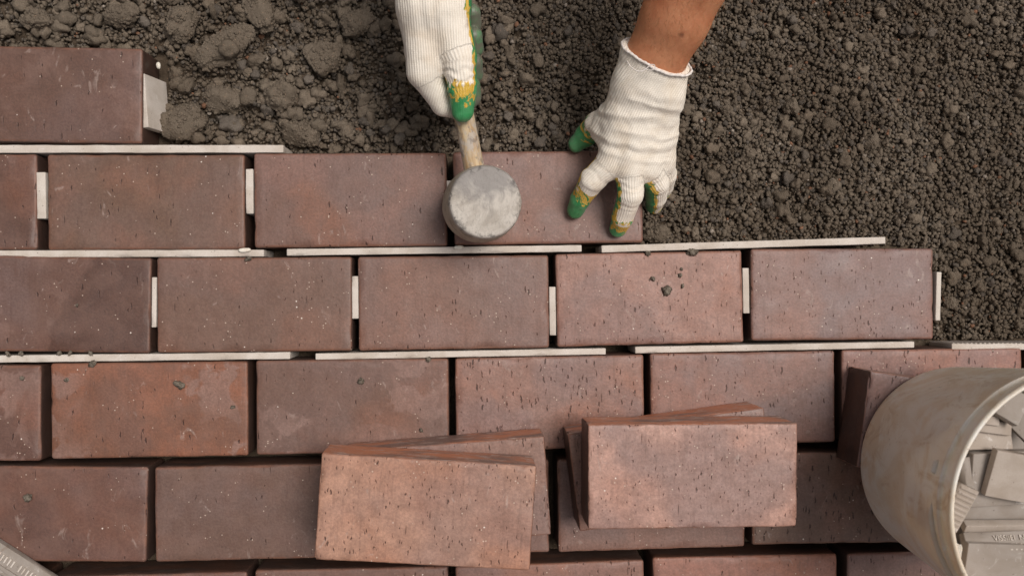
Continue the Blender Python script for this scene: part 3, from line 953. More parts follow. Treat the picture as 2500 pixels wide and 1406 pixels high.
TD = {}
def tile3(p0, p1, p2, th, lab, name='tile_piece', mat=None, seed=1, ribs=0, group='pale tile pieces heaped in the bucket', cat='tile'):
    """flat tile from a corner and its two neighbours (mm); thickness goes down"""
    p0, p1, p2 = (Vector(q) for q in (p0, p1, p2))
    u = p1 - p0; L = u.length; u.normalize()
    v = p2 - p0; v = v - u * v.dot(u); B = v.length; v.normalize()
    w = u.cross(v)
    c = p0 + u * L / 2 + v * B / 2
    if w.z < 0:
        v = -v
        w = u.cross(v)
    me = rounded_box(name, (L, B, th), 0.7, mat or M_TILE2, seed=seed, jit=0.15, chip=0.6, step=8.0)
    o = add(name, me, None, (0, 0, 0), 0, lab, cat, group)
    TD[o.name] = (L, B)
    Mx = Matrix((u, v, w)).transposed().to_4x4()
    Mx.translation = c * .001
    o.rotation_mode = 'QUATERNION'
    o.location = Mx.translation
    o.rotation_quaternion = Mx.to_quaternion()
    if ribs:
        n = max(2, int(B / ribs))
        rm = rounded_box('rib', (L - 2, ribs * 0.5, 1.4), 0.4, mat or M_TILE2, seed=4, jit=0.1, chip=0.3, step=10.0, top0=False)
        for k in range(n):
            add('rib', rm, o, (0, (-B / 2 + ribs * 0.6 + (B - ribs * 1.2) * k / (n - 1)) * .001, 0.0004))
    return o

# leaning ribbed spacer at the corner brick
tile3((-331.9, 224.6, -3), (-328.2, 169.1, -3), (-323.9, 231.3, -45), 8.0, 'pale spacer leaning at the end of the corner brick, half buried', 'short_spacer', M_TILE, 41, 0, 'short spacers between brick ends', 'spacer')

# broken tile lying in the bottom left corner
ct = tile3((-498.9, -236.4, 9), (-398.5, -305.3, 9), (-551.8, -319.4, 9), 8.0, 'grey ribbed tile lying across the bottom left corner', 'floor_tile', M_TILE2, 44, 0, None, 'tile')
Lc = (Vector((-398.5, -305.3, 9)) - Vector((-498.9, -236.4, 9))).length
rm = rounded_box('ridge', (Lc - 6, 4.4, 3.6), 0.8, M_TILE2, seed=6, jit=0.1, chip=0.3, step=12.0, top0=False)
rs = rounded_box('notch_ridge', (1.9, 7.5, 4.2), 0.6, M_TILE, seed=7, jit=0.1, chip=0.3, step=6.0, top0=False)
CT_B = None

# ------------------------------------------------------------------ crumbs and chips
CRUMBS = [
    ((209.7, -3.9, 3), 5.0, 'largest dark mortar crumb on the pink brick in the middle course'),
    ((196, 7.9, 2), 3.1, 'mortar crumb up and left of the largest crumb on the pink brick'),
    ((226.6, 18.1, 1), 1.9, 'tiny mortar crumb, topmost of the group on the pink brick'),
    ((224.9, 11.6, 2), 2.3, 'tiny mortar crumb second from top on the pink brick'),
    ((227.5, 0.3, 2), 2.4, 'tiny mortar crumb just right of the largest crumb on the pink brick'),
    ((238.1, 35.7, 3), 5.5, 'mortar crumb on the top edge of the pink brick, against the tile strip'),
    ((190.6, 35.7, 2), 3.0, 'small mortar crumb on the pink brick edge near the strip end'),
    ((-297.5, -96.1, 3), 5.2, 'grey mortar crumb on the orange brick'),
    ((-385, -74.3, 2), 4.2, 'mortar crumb on the top edge of the orange brick'),
    ((-411, -90.3, 2), 2.4, 'small mortar crumb near the upper left corner of the orange brick'),
    ((-244, -120.6, 2), 2.2, 'small mortar crumb near the right end of the orange brick'),
    ((-456, -88.1, 1), 2.2, 'small mortar crumb on the blotchy brick left of the orange one'),
    ((-111.5, -95.5, 2), 3.8, 'round mortar crumb on the brick right of the orange one'),
    ((-42.2, -73.8, 2), 2.9, 'mortar crumb under the middle tile strip of the third joint'),
    ((-50.1, -147.8, 1), 2.4, 'small mortar crumb just above the left brick stack'),
    ((-451.2, -209.5, 3), 5.0, 'mortar crumb on the brick at the lower left edge'),
    ((-226.8, 32.3, 2), 3.6, 'mortar crumb below the chipped end of the second-joint strip'),
    ((-400.5, -13.8, 1), 1.8, 'tiny crumb on the dark wet stain at the left'),
    ((-418.5, -63, 2), 2.6, 'first crumb of the row along the stained brick edge'),
    ((-407.9, -62.7, 2), 2.7, 'second crumb of the row along the stained brick edge'),
    ((-387, -63, 2), 2.4, 'rightmost crumb of the row along the stained brick edge'),
    ((-469.5, -62.7, 2), 3.0, 'crumb on the stained brick edge at the left picture border'),
    ((-456.5, -62.9, 2), 2.5, 'crumb on the stained brick edge second from the left border'),
]
for i, (p, r_, lab) in enumerate(CRUMBS):
    add('mortar_crumb', lump_mesh('mortar_crumb', r_ * .85, r_ * random.uniform(.6, .85), r_ * .6, 60 + i, M_CRUMB, 3, 0.9), None, (p[0] * .001, p[1] * .001, r_ * .0003), random.uniform(0, 6), lab, 'crumb', 'mortar crumbs on the bricks')
CH = [
    ((-230.3, 41.3, 1), (6.5, 2.0, 0.8), 'white broken flake on the end of the left second-joint strip'),
    ((-9.1, 42.7, 1), (5.0, 1.7, 0.8), 'white flake on the tile strip just below the mallet'),
    ((-325.8, 238.9, -28), (2.2, 3.6, 2.4), 'small white pebble at the corner brick'),
]
for i, (p, s, lab) in enumerate(CH):
    add('white_flake' if i < 2 else 'white_pebble', lump_mesh('flake', s[0], s[1], s[2], 90 + i, M_CHIP, 3, 0.3), None, mm(p), 0.05, lab, 'flake' if i < 2 else 'pebble')

# ------------------------------------------------------------------ lathe helper, bucket, mallet
def lathe(name, prof, n, mat, cap=True):
    prof = np.array(prof, dtype=float)
    a = np.linspace(0, 2 * math.pi, n, endpoint=False)
    V = np.stack([np.outer(np.cos(a), prof[:, 0]), np.outer(np.sin(a), prof[:, 0]), np.tile(prof[:, 1], (n, 1))], -1).reshape(-1, 3)
    m = len(prof)
    F = []
    for i in range(n):
        j = (i + 1) % n
        for k in range(m - 1):
            F.append((i * m + k, j * m + k, j * m + k + 1, i * m + k + 1))
    return mesh_np(name, V * .001, F, mat)

BX, BY = 491.5, -182.0
prof = [(0.01, 53.5), (86, 53.5), (92, 51.3), (95.5, 52.2), (97.4, 55), (98.2, 60)]
prof += [(98.2 + (z - 60) * 0.077, z) for z in range(66, 222, 6)]
prof += [(110.9, 224), (111.0, 227), (111.05, 227.2), (113.3, 227.4), (113.9, 228.4), (113.9, 229.4), (113.2, 230.2), (111.0, 230.6), (110.9, 231.4), (111.0, 232), (111.9, 238), (112.0, 244.2), (112.1, 244.4), (113.6, 244.7), (114.1, 245.6), (114.1, 247.8), (113.6, 249.3), (112.6, 250.1), (111.6, 250.1), (110.8, 249.4), (110.5, 248.2), (110.4, 244)]
prof += [(109.6 - (240 - z) * 0.077, z) for z in range(240, 58, -12)] + [(93, 57.5), (0.01, 57.0)]
bucket = add('bucket', None, None, (BX * .001, BY * .001, 0.051), 0, 'stained off-white plastic bucket full of tile pieces', 'bucket')
body_me = lathe('bucket_wall', [(r_, z - 51) for r_, z in prof], 160, M_BUCKET)
add('wall', body_me, bucket)
def lug(a0, a1, r0, z0, z1, h=2.2, wdt=4.0):
    n = 24
    V, F = [], []
    for i in range(n):
        t = i / (n - 1)
        a = a0 + (a1 - a0) * t
        z = z0 + (z1 - z0) * t - 51
        e = min(1.0, 6 * min(t, 1 - t) + 0.15)
        for (dr, dz) in ((-1, -wdt / 2 * e), (h * e * 0.7, -wdt / 2 * 0.8 * e), (h * e, 0), (h * e * 0.7, wdt / 2 * .8 * e), (-1, wdt / 2 * e)):
            r_ = r0 + (z + 51 - 220) * 0.077 + dr
            V.append((r_ * math.cos(a), r_ * math.sin(a), z + dz))
    for i in range(n - 1):
        for k in range(4):
            F.append((i * 5 + k, (i + 1) * 5 + k, (i + 1) * 5 + k + 1, i * 5 + k + 1))
    return mesh_np('lug', np.array(V) * .001, F, M_BUCKET)
def ang(p):
    return math.atan2(p[1] - BY, p[0] - BX)
A1, A2 = ang((381.6, -143.4, 221)), ang((378.4, -156.1, 221))
A3, A4 = ang((379.9, -179.6, 221)), ang((399.9, -251.3, 221))
two = 2 * math.pi
add('handle_lug', lug(A1 % two, A2 % two, 109.8, 214, 214, 4.6, 3.6), bucket)
add('handle_lug', lug(A3 % two, A4 % two, 109.8, 215, 215, 4.6, 3.6), bucket)

# tile pieces in the bucket: seen ones first
T = tile3
T((413, -215.3, 214), (481.4, -219, 214), (416.8, -267.2, 206), 8, 'plain grey tile at the bottom of the bucket view', seed=51)
e2 = T((413.1, -208.3, 206), (479.8, -207.8, 206), (409.9, -220.6, 212), 8, 'tile strip with raised lettering and slanted ridges in the bucket', seed=52)
T((414.8, -198.8, 202), (475.4, -199.4, 202), (412, -202.6, 208), 8, 'narrow tile strip above the lettered one in the bucket', seed=53, mat=M_TILE3)
T((416.8, -170.6, 224), (401.1, -163.2, 224), (404.1, -207.2, 218), 7, 'ribbed tile corner against the bucket wall', seed=54, ribs=4.2, mat=M_TILE3)
T((433.6, -137.1, 222), (476.6, -145.6, 222), (430.3, -176.5, 216), 8, 'pale tile with a dark cut edge, uppermost in the bucket', seed=55, mat=M_TILE3)
T((419, -141.7, 212), (480.4, -141.2, 206), (431, -187.1, 206), 8, 'tile lying under the pale uppermost one in the bucket', seed=56)
T((410.2, -145, 212), (423.5, -144.5, 205), (429, -176.4, 206), 8, 'speckled broken tile edge beside the bucket wall', seed=57)
T((403.2, -138.2, 211), (458.9, -140, 203), (411.5, -119.4, 206), 8, 'tile lying flat in the upper part of the bucket', seed=58, mat=M_TILE3)
T((420.8, -122.8, 211), (455.6, -128.4, 206), (426.3, -113, 209), 8, 'short tile piece on top of the upper flat tile', seed=59, mat=M_TILE3)
T((424.7, -116.3, 214), (442.6, -119.3, 210), (429.5, -109.2, 212), 7, 'smallest tile chip near the bucket rim', seed=60, mat=M_TILE3)
T((452.4, -117.9, 220), (432.9, -105.7, 218), (474.1, -100.1, 216), 8, 'grey tile nearest the upper bucket rim', seed=61)
T((452.7, -117.1, 203), (480.8, -143.7, 200), (477.2, -103.2, 206), 8, 'tile edge slanting down beneath the upper rim tile', seed=62)
T((414.8, -186.4, 196), (479.5, -187.1, 196), (415.4, -202.8, 196), 8, 'tile in the dark gap in the middle of the bucket', seed=63)
# the heap below them
for k in range(14):
    a = k * 2.39996
    rr = 12 + 46 * ((k * 0.618) % 1.0)
    z = 68 + k * 9.2
    cx, cy = BX + rr * math.cos(a), BY + rr * math.sin(a)
    b = a * 1.7
    L_, B_ = 84 - 20 * ((k * .37) % 1), 52
    u = Vector((math.cos(b), math.sin(b), 0.03)); v = Vector((-math.sin(b), math.cos(b), -0.02))
    c0 = Vector((cx, cy, z)) - u * L_ / 2 - v * B_ / 2
    dm = max(((c0 + u * L_ * i + v * B_ * j).xy - Vector((BX, BY))).length for i in (0, 1) for j in (0, 1))
    if dm > 92:
        sft = Vector((BX - cx, BY - cy, 0)); sft.normalize(); c0 = c0 + sft * (dm - 90)
    T(c0, c0 + u * L_, c0 + v * B_, 8, 'tile piece buried in the heap that fills the bucket', seed=70 + k)

def lettering(text, size, depth, mat, parent, loc, rotz=0.0):
    cu = bpy.data.curves.new('lettering', 'FONT')
    cu.body = text; cu.size = size; cu.extrude = depth; cu.align_x = 'CENTER'; cu.align_y = 'CENTER'
    tmp = bpy.data.objects.new('tmp_text', cu)
    COL.objects.link(tmp)
    dg = bpy.context.evaluated_depsgraph_get()
    me_ = bpy.data.meshes.new_from_object(tmp.evaluated_get(dg))
    bpy.data.objects.remove(tmp)
    me_.materials.clear(); me_.materials.append(mat)
    return add('lettering', me_, parent, loc, rotz)
lettering('VISSIIEI  N', 0.0062, 0.0007, M_TILE, e2, (0.004, 0.001, 0.0004))
for k in range(9):
    rr_ = rounded_box('ridge', (1.6, 6.5, 1.4), 0.4, M_TILE, seed=5, jit=0.1, chip=0.2, step=5, top0=False)
    q = add('ridge', rr_, e2, ((2.0 + 4.2 * k) * .001, -0.0062, 0.0004), R(38))

# ridges of the corner tile
Bc = 0.0
for k in range(5):
    add('ridge', rm, ct, (0, (TD[ct.name][1] / 2 - 20 - 8 * k) * .001, 0.0003))
for k in range(int(Lc / 4.2)):
    if k % 7 != 5:
        add('notch_ridge', rs, ct, ((-Lc / 2 + 6 + 4.2 * k) * .001, (TD[ct.name][1] / 2 - 10.5) * .001, 0.0001))

# ---- mallet
hc = np.array((17.7, 81.1, 94)); hb = np.array((10.1, 84.5, 3))
ax_ = Vector(hc - hb); HL = ax_.length; ax_.normalize()
mallet = add('mallet', None, None, mm(hb), 0, 'worn whitish rubber mallet resting on the brick being set', 'mallet')
def basis(zv, xh=Vector((1, 0, 0))):
    z = Vector(zv).normalized(); x = (xh - z * xh.dot(z)).normalized(); y = z.cross(x)
    return Matrix((x, y, z)).transposed()
rt = 37.0
prof = [(0.01, 0.3), (20, 0.2), (31.6, -0.3), (33.0, -1.0), (34.0, -2.6), (34.8, -6.0), (36.2, -16), (37.4, -HL * .4), (37.8, -HL * .55), (37.6, -HL * .7), (36.6, -HL + 8), (35.6, -HL + 3), (33, -HL + .8), (22, -HL), (0.01, -HL)]
pp = []
for (a, b) in zip(prof[:-1], prof[1:]):
    n = 1 + int(max(abs(a[0] - b[0]), abs(a[1] - b[1])) / 3)
    pp += [(a[0] + (b[0] - a[0]) * i / n, a[1] + (b[1] - a[1]) * i / n) for i in range(n)]
pp.append(prof[-1])
hm_ = lathe('mallet_head', pp[::-1], 96, M_HEAD)
co = np.array([v.co[:] for v in hm_.vertices]) * 1000
nz_ = 0.5 * fbm(co / 13.0, 3, 4) + 0.25 * vnoise(co / 4.0, 9)
rad = co / np.maximum(np.linalg.norm(co, axis=1, keepdims=True), 1e-6)
co = co + rad * nz_[:, None]
hm_.vertices.foreach_set('co', (co * .001).astype(np.float32).ravel())
head = add('head', hm_, mallet)
head.rotation_mode = 'QUATERNION'
head.rotation_quaternion = basis(ax_).to_quaternion()
head.location = Vector(mm(hc - hb))
mid = hb + (hc - hb) * 0.52
g0 = np.array(mid); g1 = np.array((-1.7, 164.9, 66)); g2 = g0 + (g1 - g0) * 2.45
hd = Vector(g2 - g0); HLn = hd.length
hp = [(10.3, 0), (10.2, 40), (9.9, 70), (10.2, 110), (11.0, 160), (11.6, 200), (11.8, HLn - 8), (10.5, HLn - 2), (6, HLn), (0.01, HLn)]
pp = []
for (a, b) in zip(hp[:-1], hp[1:]):
    n = 1 + int(abs(a[1] - b[1]) / 8)
    pp += [(a[0] + (b[0] - a[0]) * i / n, a[1] + (b[1] - a[1]) * i / n) for i in range(n)]
pp.append(hp[-1])
hme = lathe('mallet_handle', pp, 32, M_WOOD)
handle = add('handle', hme, mallet)
handle.rotation_mode = 'QUATERNION'
handle.rotation_quaternion = basis(hd).to_quaternion()
handle.location = Vector(mm(g0 - hb))

# ------------------------------------------------------------------ gloved hands: smooth-blended volumes turned into one skin
def cone_d(P, a, b, ra, rb):
    a = np.asarray(a, float); b = np.asarray(b, float)
    ab = b - a
    t = np.clip(((P - a) @ ab) / max(ab @ ab, 1e-9), 0, 1)
    d = np.linalg.norm(P - (a + t[..., None] * ab), axis=-1)
    return (d - (ra + (rb - ra) * t)), t

def smin(a, b, k):
    h = np.clip(0.5 + 0.5 * (b - a) / k, 0, 1)
    return b + (a - b) * h - k * h * (1 - h)

def surface_nets(Fv, org, h):
    nx, ny, nz = Fv.shape
    S = Fv < 0
    c = [S[i:nx - 1 + i, j:ny - 1 + j, k:nz - 1 + k] for i in (0, 1) for j in (0, 1) for k in (0, 1)]
    cnt = sum(q.astype(np.int8) for q in c)
    act = np.argwhere((cnt > 0) & (cnt < 8))
    idx = -np.ones((nx - 1, ny - 1, nz - 1), dtype=np.int32)
    idx[act[:, 0], act[:, 1], act[:, 2]] = np.arange(len(act))
    corners = [(i, j, k) for i in (0, 1) for j in (0, 1) for k in (0, 1)]
    val = {q: Fv[act[:, 0] + q[0], act[:, 1] + q[1], act[:, 2] + q[2]] for q in corners}
    acc = np.zeros((len(act), 3)); num = np.zeros(len(act))
    for q in corners:
        for d in range(3):
            if q[d] == 0:
                r_ = list(q); r_[d] = 1; r_ = tuple(r_)
                A, B = val[q], val[r_]
                cr = (A < 0) != (B < 0)
                t = np.where(cr, A / np.where(np.abs(A - B) < 1e-12, 1, A - B), 0)
                pos = np.tile(np.array(q, float), (len(act), 1))
                pos[:, d] += t
                acc += pos * cr[:, None]; num += cr
    V = org + (act + acc / num[:, None]) * h
    Fs = []
    for d in range(3):
        u, v = (d + 1) % 3, (d + 2) % 3
        sl0 = [slice(None)] * 3; sl1 = [slice(None)] * 3
        sl0[d] = slice(0, -1); sl1[d] = slice(1, None)
        A, B = S[tuple(sl0)], S[tuple(sl1)]
        e = np.argwhere(A != B)
        lim = np.array([nx - 1, ny - 1, nz - 1])
        ok = (e[:, u] > 0) & (e[:, v] > 0) & (e[:, u] < lim[u]) & (e[:, v] < lim[v])
        e = e[ok]
        flip = A[e[:, 0], e[:, 1], e[:, 2]]
        quad = []
        for (du, dv) in ((-1, -1), (0, -1), (0, 0), (-1, 0)):
            q = e.copy(); q[:, u] += du; q[:, v] += dv
            quad.append(idx[q[:, 0], q[:, 1], q[:, 2]])
        quad = np.stack(quad, 1)
        quad[~flip] = quad[~flip][:, ::-1]
        Fs.append(quad)
    return V, np.concatenate(Fs)

def vnormals(V, F):
    n = np.zeros_like(V)
    fn = np.cross(V[F[:, 2]] - V[F[:, 0]], V[F[:, 3]] - V[F[:, 1]])
    for k in range(4):
        np.add.at(n, F[:, k], fn)
    return n / np.maximum(np.linalg.norm(n, axis=1, keepdims=True), 1e-9)

def relax(V, F, it=2):
    n = len(V)
    for _ in range(it):
        s = np.zeros_like(V); c = np.zeros(n)
        for a in range(4):
            b = (a + 1) % 4
            np.add.at(s, F[:, a], V[F[:, b]]); np.add.at(c, F[:, a], 1)
            np.add.at(s, F[:, b], V[F[:, a]]); np.add.at(c, F[:, b], 1)
        V = V * 0.45 + 0.55 * s / np.maximum(c, 1)[:, None]
    return V

def hand_sdf(P, palm, fingers, kp=9.0, kf=6.0, cut=None):
    d = None
    for (a, b, ra, rb) in palm:
        q, _ = cone_d(P, a, b, ra, rb)
        d = q if d is None else smin(d, q, kp)
    out = d
    for ch in fingers:
        df = None
        for (a, b, ra, rb) in ch:
            q, _ = cone_d(P, a, b, ra, rb)
            df = q if df is None else smin(df, q, 2.5)
        out = np.minimum(out, smin(d, df, kf))
    if cut is not None:
        o_, n_ = cut
        out = np.maximum(out, (P - np.asarray(o_, float)) @ np.asarray(n_, float))
    return out

def build_hand(palm, fingers, h, cut, kp=9.0, kf=6.0, pad=4.0):
    pts = np.array([p for c in ([palm] + fingers) for q in c for p in q[:2]], float)
    rmx = max(max(q[2], q[3]) for c in ([palm] + fingers) for q in c)
    lo_ = pts.min(0) - rmx - pad; hi = pts.max(0) + rmx + pad
    ax = [np.arange(lo_[k], hi[k] + h, h) for k in range(3)]
    Fv = np.empty((len(ax[0]), len(ax[1]), len(ax[2])), dtype=np.float32)
    CH = 24
    for i in range(0, len(ax[0]), CH):
        G = np.stack(np.meshgrid(ax[0][i:i + CH], ax[1], ax[2], indexing='ij'), -1).astype(np.float32)
        Fv[i:i + CH] = hand_sdf(G, palm, fingers, kp, kf, cut)
    V, F = surface_nets(Fv, lo_, h)
    return relax(V, F, 2), F

def chain(pts, rad):
    return [(pts[i], pts[i + 1], rad[i], rad[i + 1]) for i in range(len(pts) - 1)]

def finger_params(V, chains):
    """for each vertex: index of nearest finger, distance to it, run along it 0..1, radial unit vector, lateral"""
    best = np.full(len(V), 1e9); fi = np.full(len(V), -1); s = np.zeros(len(V)); rv = np.zeros_like(V); ln = np.zeros(len(V)); axv = np.zeros_like(V)
    for k, ch in enumerate(chains):
        Ls = [np.linalg.norm(np.subtract(b, a)) for (a, b, _, _) in ch]
        tot = sum(Ls); accl = 0
        for (a, b, ra, rb), L in zip(ch, Ls):
            d, t = cone_d(V, a, b, ra, rb)
            m = d < best
            best[m] = d[m]; fi[m] = k; s[m] = (accl + t[m] * L) / tot; ln[m] = accl + t[m] * L
            ab = (np.asarray(b, float) - a)
            r_ = V - (np.asarray(a, float) + t[:, None] * ab)
            r_ = r_ / np.maximum(np.linalg.norm(r_, axis=1, keepdims=True), 1e-9)
            rv[m] = r_[m]
            axv[m] = ab / L
            accl += L
    return fi, best, s, rv, ln, axv

person = add('person', None, None, mm((183.8, 221, 80)), 0, 'person in white knit gloves, one hand gripping a mallet, the other pressing down a brick', 'person')
PO = np.array((183.8, 221, 80), float)
def to_person(V):
    return (np.asarray(V) - PO) * .001

# ---------- hand pressing the brick
LW = np.array((179.8, 216.5, 100)); LW2 = np.array((175.9, 191.1, 84))
adir = np.array((201.9, 269.1, 150)) - LW
adir = adir / np.linalg.norm(adir)
side = np.cross(adir, [0, 0, 1]); side /= np.linalg.norm(side)
wl, wr = LW + side * 13, LW - side * 13
I_, M_, Rr, Pk = (144.3, 123.8, 50), (161.5, 119, 55), (179.4, 119.6, 50), (197, 125.9, 40)
palm = [(wl, LW2 + side * 14, 20.5, 20.5), (wr, LW2 - side * 14, 20.5, 20.5), (LW, LW2, 22, 22),
        (LW2 - side * 17, I_, 18, 14.5), (LW2 - side * 5, M_, 19, 15), (LW2 + side * 6, Rr, 19, 14.5), (LW2 + side * 17, Pk, 17, 13.5),
        (LW2 - side * 14, (141.6, 156.9, 48), 17, 16)]
if np.dot(side, np.array((218.2, 216.7, 100)) - LW) < 0:
    palm = [(wl, LW2 + side * 14, 20.5, 20.5), (wr, LW2 - side * 14, 20.5, 20.5), (LW, LW2, 22, 22),
            (LW2 + side * 17, I_, 18, 14.5), (LW2 + side * 5, M_, 19, 15), (LW2 - side * 6, Rr, 19, 14.5), (LW2 - side * 17, Pk, 17, 13.5),
            (LW2 + side * 14, (141.6, 156.9, 48), 17, 16)]
fingersL = [
    chain([I_, (126.3, 107.6, 42), (116.8, 90.8, 21), (113.1, 80, 9.2)], [14, 12.8, 10.4, 8.9]),
    chain([M_, (164.2, 93, 46), (160, 70.9, 24), (157.7, 60.5, 9.4)], [14.2, 12.6, 10.9, 9.0]),
    chain([Rr, (194.1, 105.2, 33), (198.1, 93.3, 10), (199.7, 86.4, -8)], [13.6, 12.4, 10.8, 9.2]),
    chain([Pk, (206.5, 115.2, 20), (209.6, 106.2, -2), (211.4, 101.4, -18)], [12.5, 11.0, 9.6, 8.4]),
    chain([(147, 168.9, 56), (132.7, 164.1, 36), (124.3, 157.4, 17), (114.7, 149, 8.5)], [15, 13, 11.6, 8.6]),
]
cutL = (LW, adir)
VL, FL = build_hand(palm, fingersL, 1.15, cutL)
NL = vnormals(VL, FL)
fi, fd, fs, frv, fln, fax = finger_params(VL, fingersL)
inpalm = np.min([cone_d(VL, *q)[0] for q in palm], axis=0)
isf = fd < inpalm - 0.5
# hand frame: along the hand, across the back
hx_ = side if np.dot(side, np.array((218.2, 216.7, 100)) - LW) > 0 else -side
hy_ = np.array((163.7, 124.7, 52)) - LW; hl = np.linalg.norm(hy_); hy_ = hy_ / hl
run = (VL - LW) @ hy_
lat = (VL - LW) @ hx_
# folds of loose knit across the back of the hand
fold = np.zeros(len(VL))
wv = 5 * fbm(VL / 22.0, 2, 41)
for (c0, w0, amp, tilt, l0, l1) in ((38, 3.2, 1.5, -.10, -10, 60), (47, 4.0, -1.0, -.06, -30, 60), (56, 3.4, 1.7, .14, -45, 20), (64, 3.6, -1.1, .05, -40, 50), (72, 3.0, 1.6, .02, -5, 60), (84, 3.4, 1.5, .10, -45, 60), (90, 3.0, -1.2, .06, -45, 60), (97, 3.6, 1.5, -.02, -45, 60), (26, 3.5, .8, -.2, -10, 60)):
    g_ = np.exp(-((run + tilt * lat + wv - c0) / w0) ** 2)
    fold += amp * g_ * smooth01(l0 - 8, l0 + 8, lat) * (1 - smooth01(l1 - 8, l1 + 8, lat))
fw = 0.62 * np.where(isf, 0.25, 1.0) * smooth01(6, 20, run)
fold = fold * fw + 0.8 * fbm(VL / 16.0, 3, 12) + 0.25 * vnoise(VL / 5.0, 13)
# knuckle creases on the fingers
fold += np.where(isf, 0.22 * np.sin(fln * 0.62 + 4 * vnoise(VL / 11.0, 3)) * (fs < 0.55) * (frv[:, 2] > -0.2), 0)
# flare of the knit cuff
fold += 1.2 * np.exp(-(run / 9.0) ** 2)
VL = VL + NL * fold[:, None]
# where the latex dip reaches: palm side and finger ends
dips = {0: (0.47, (-0.55, 0.1, -0.8), 0.15), 1: (0.74, (-0.80, 0.0, -0.60), 0.35), 2: (0.98, (-1.0, 0.0, -0.10), -0.05), 3: (0.9, (-0.9, 0, -0.4), 0.2), 4: (0.24, (-0.1, -0.85, -0.55), -0.05)}
coat = np.full(len(VL), -1.0)
pal = -NL[:, 2] * 1.0 - 0.42 + 0.15 * fbm(VL / 9.0, 2, 4)
coat = np.maximum(coat, pal)
for k, (s0, pd, thr) in dips.items():
    pd = np.array(pd); pd = pd / np.linalg.norm(pd)
    m = isf & (fi == k)
    tipv = (fs - s0) * 2.2 + 0.12 * fbm(VL / 5.0, 2, 9)
    sidev = (frv @ pd - thr) * 1.5
    coat[m] = (np.maximum(np.maximum(tipv, sidev), pal) - (0.42 if k == 4 else 0.08 if k == 0 else 0.0))[m]
rib = np.where(isf, np.arctan2(np.einsum('ij,ij->i', frv, np.cross(fax, [0, 0, 1.0])), frv[:, 2]) * 11.0, lat + 0.35 * np.minimum(run - 30, 0) * 0.6)
along = np.where(isf, fln, run)
gl = add('glove', mesh_np('glove', to_person(VL), FL, M_GLOVE, attrs={'coat': coat, 'rib': rib, 'along': along, 'dirt': np.clip((coat - 0.6) * 0.4, 0, 0.35)}), person)
gl['label'] = 'off-white knit glove with green and yellow dipped fingers pressing on the brick'

def tube(name, pts, r_, mat, sides=8, closed=False, parent=None, origin=PO):
    pts = np.asarray(pts, float); n = len(pts)
    tg = np.roll(pts, -1, 0) - np.roll(pts, 1, 0) if closed else np.gradient(pts, axis=0)
    tg /= np.maximum(np.linalg.norm(tg, axis=1, keepdims=True), 1e-9)
    up = np.array([0.13, 0.21, 0.97])
    a_ = np.cross(tg, up); a_ /= np.maximum(np.linalg.norm(a_, axis=1, keepdims=True), 1e-9)
    b_ = np.cross(tg, a_)
    V = []
    rr_ = np.broadcast_to(r_, (n,))
    for k in range(sides):
        t = 2 * math.pi * k / sides
        V.append(pts + (a_ * math.cos(t) + b_ * math.sin(t)) * rr_[:, None])
    V = np.stack(V, 1).reshape(-1, 3)
    F = []
    for i in range(n if closed else n - 1):
        j = (i + 1) % n
        for k in range(sides):
            l = (k + 1) % sides
            F.append((i * sides + k, i * sides + l, j * sides + l, j * sides + k))
    return add(name, mesh_np(name, (V - origin) * .001, F, mat), parent)

# rolled edge of the cuff: follow the outline of the cut
def cuff_ring(center, nrm, hxv, palm_, grow=1.5, n=120):
    up = np.cross(hxv, nrm); up /= np.linalg.norm(up)
    pts = []
    for k in range(n):
        t = 2 * math.pi * k / n
        d = hxv * math.cos(t) + up * math.sin(t)
        lo_, hi = 0.0, 80.0
        for _ in range(18):
            md = (lo_ + hi) / 2
            if hand_sdf((center + d * md)[None, :] - nrm * 1.0, palm_, [])[0] < 0:
                lo_ = md
            else:
                hi = md
        pts.append(center + d * (lo_ + grow) + nrm * (0.5 + 1.0 * math.sin(3 * t + 1) + 0.35 * math.sin(11 * t)))
    return np.array(pts)
ring = cuff_ring(LW, adir, hx_, palm)
tw = 1.35 + 0.28 * np.sin(np.arange(len(ring)) * 1.9)
seam = tube('cuff_seam', ring, tw, M_SEAM, 8, True, None)
seam.parent = gl
q0 = np.array((163.4, 197.2, 128)); 
loop = [q0 + np.array([x, y, z]) for (x, y, z) in ((-16, 9, -3), (-13, 3, -1), (-8, -1, 1), (-3, -1.5, 2), (2, 2, 2.5), (5, 4.5, 3), (8, 4, 3), (9, 1.5, 2.5), (6.5, -0.5, 2), (2, -.5, 1.5), (-2, 2, 1.5))]
lp = np.array(loop); tt = np.linspace(0, len(lp) - 1, 50)
lps = np.stack([np.interp(tt, np.arange(len(lp)), lp[:, k]) for k in range(3)], 1)
th_ = tube('loose_thread', lps, 0.5, M_SEAM, 6, False, None)
th_.parent = gl

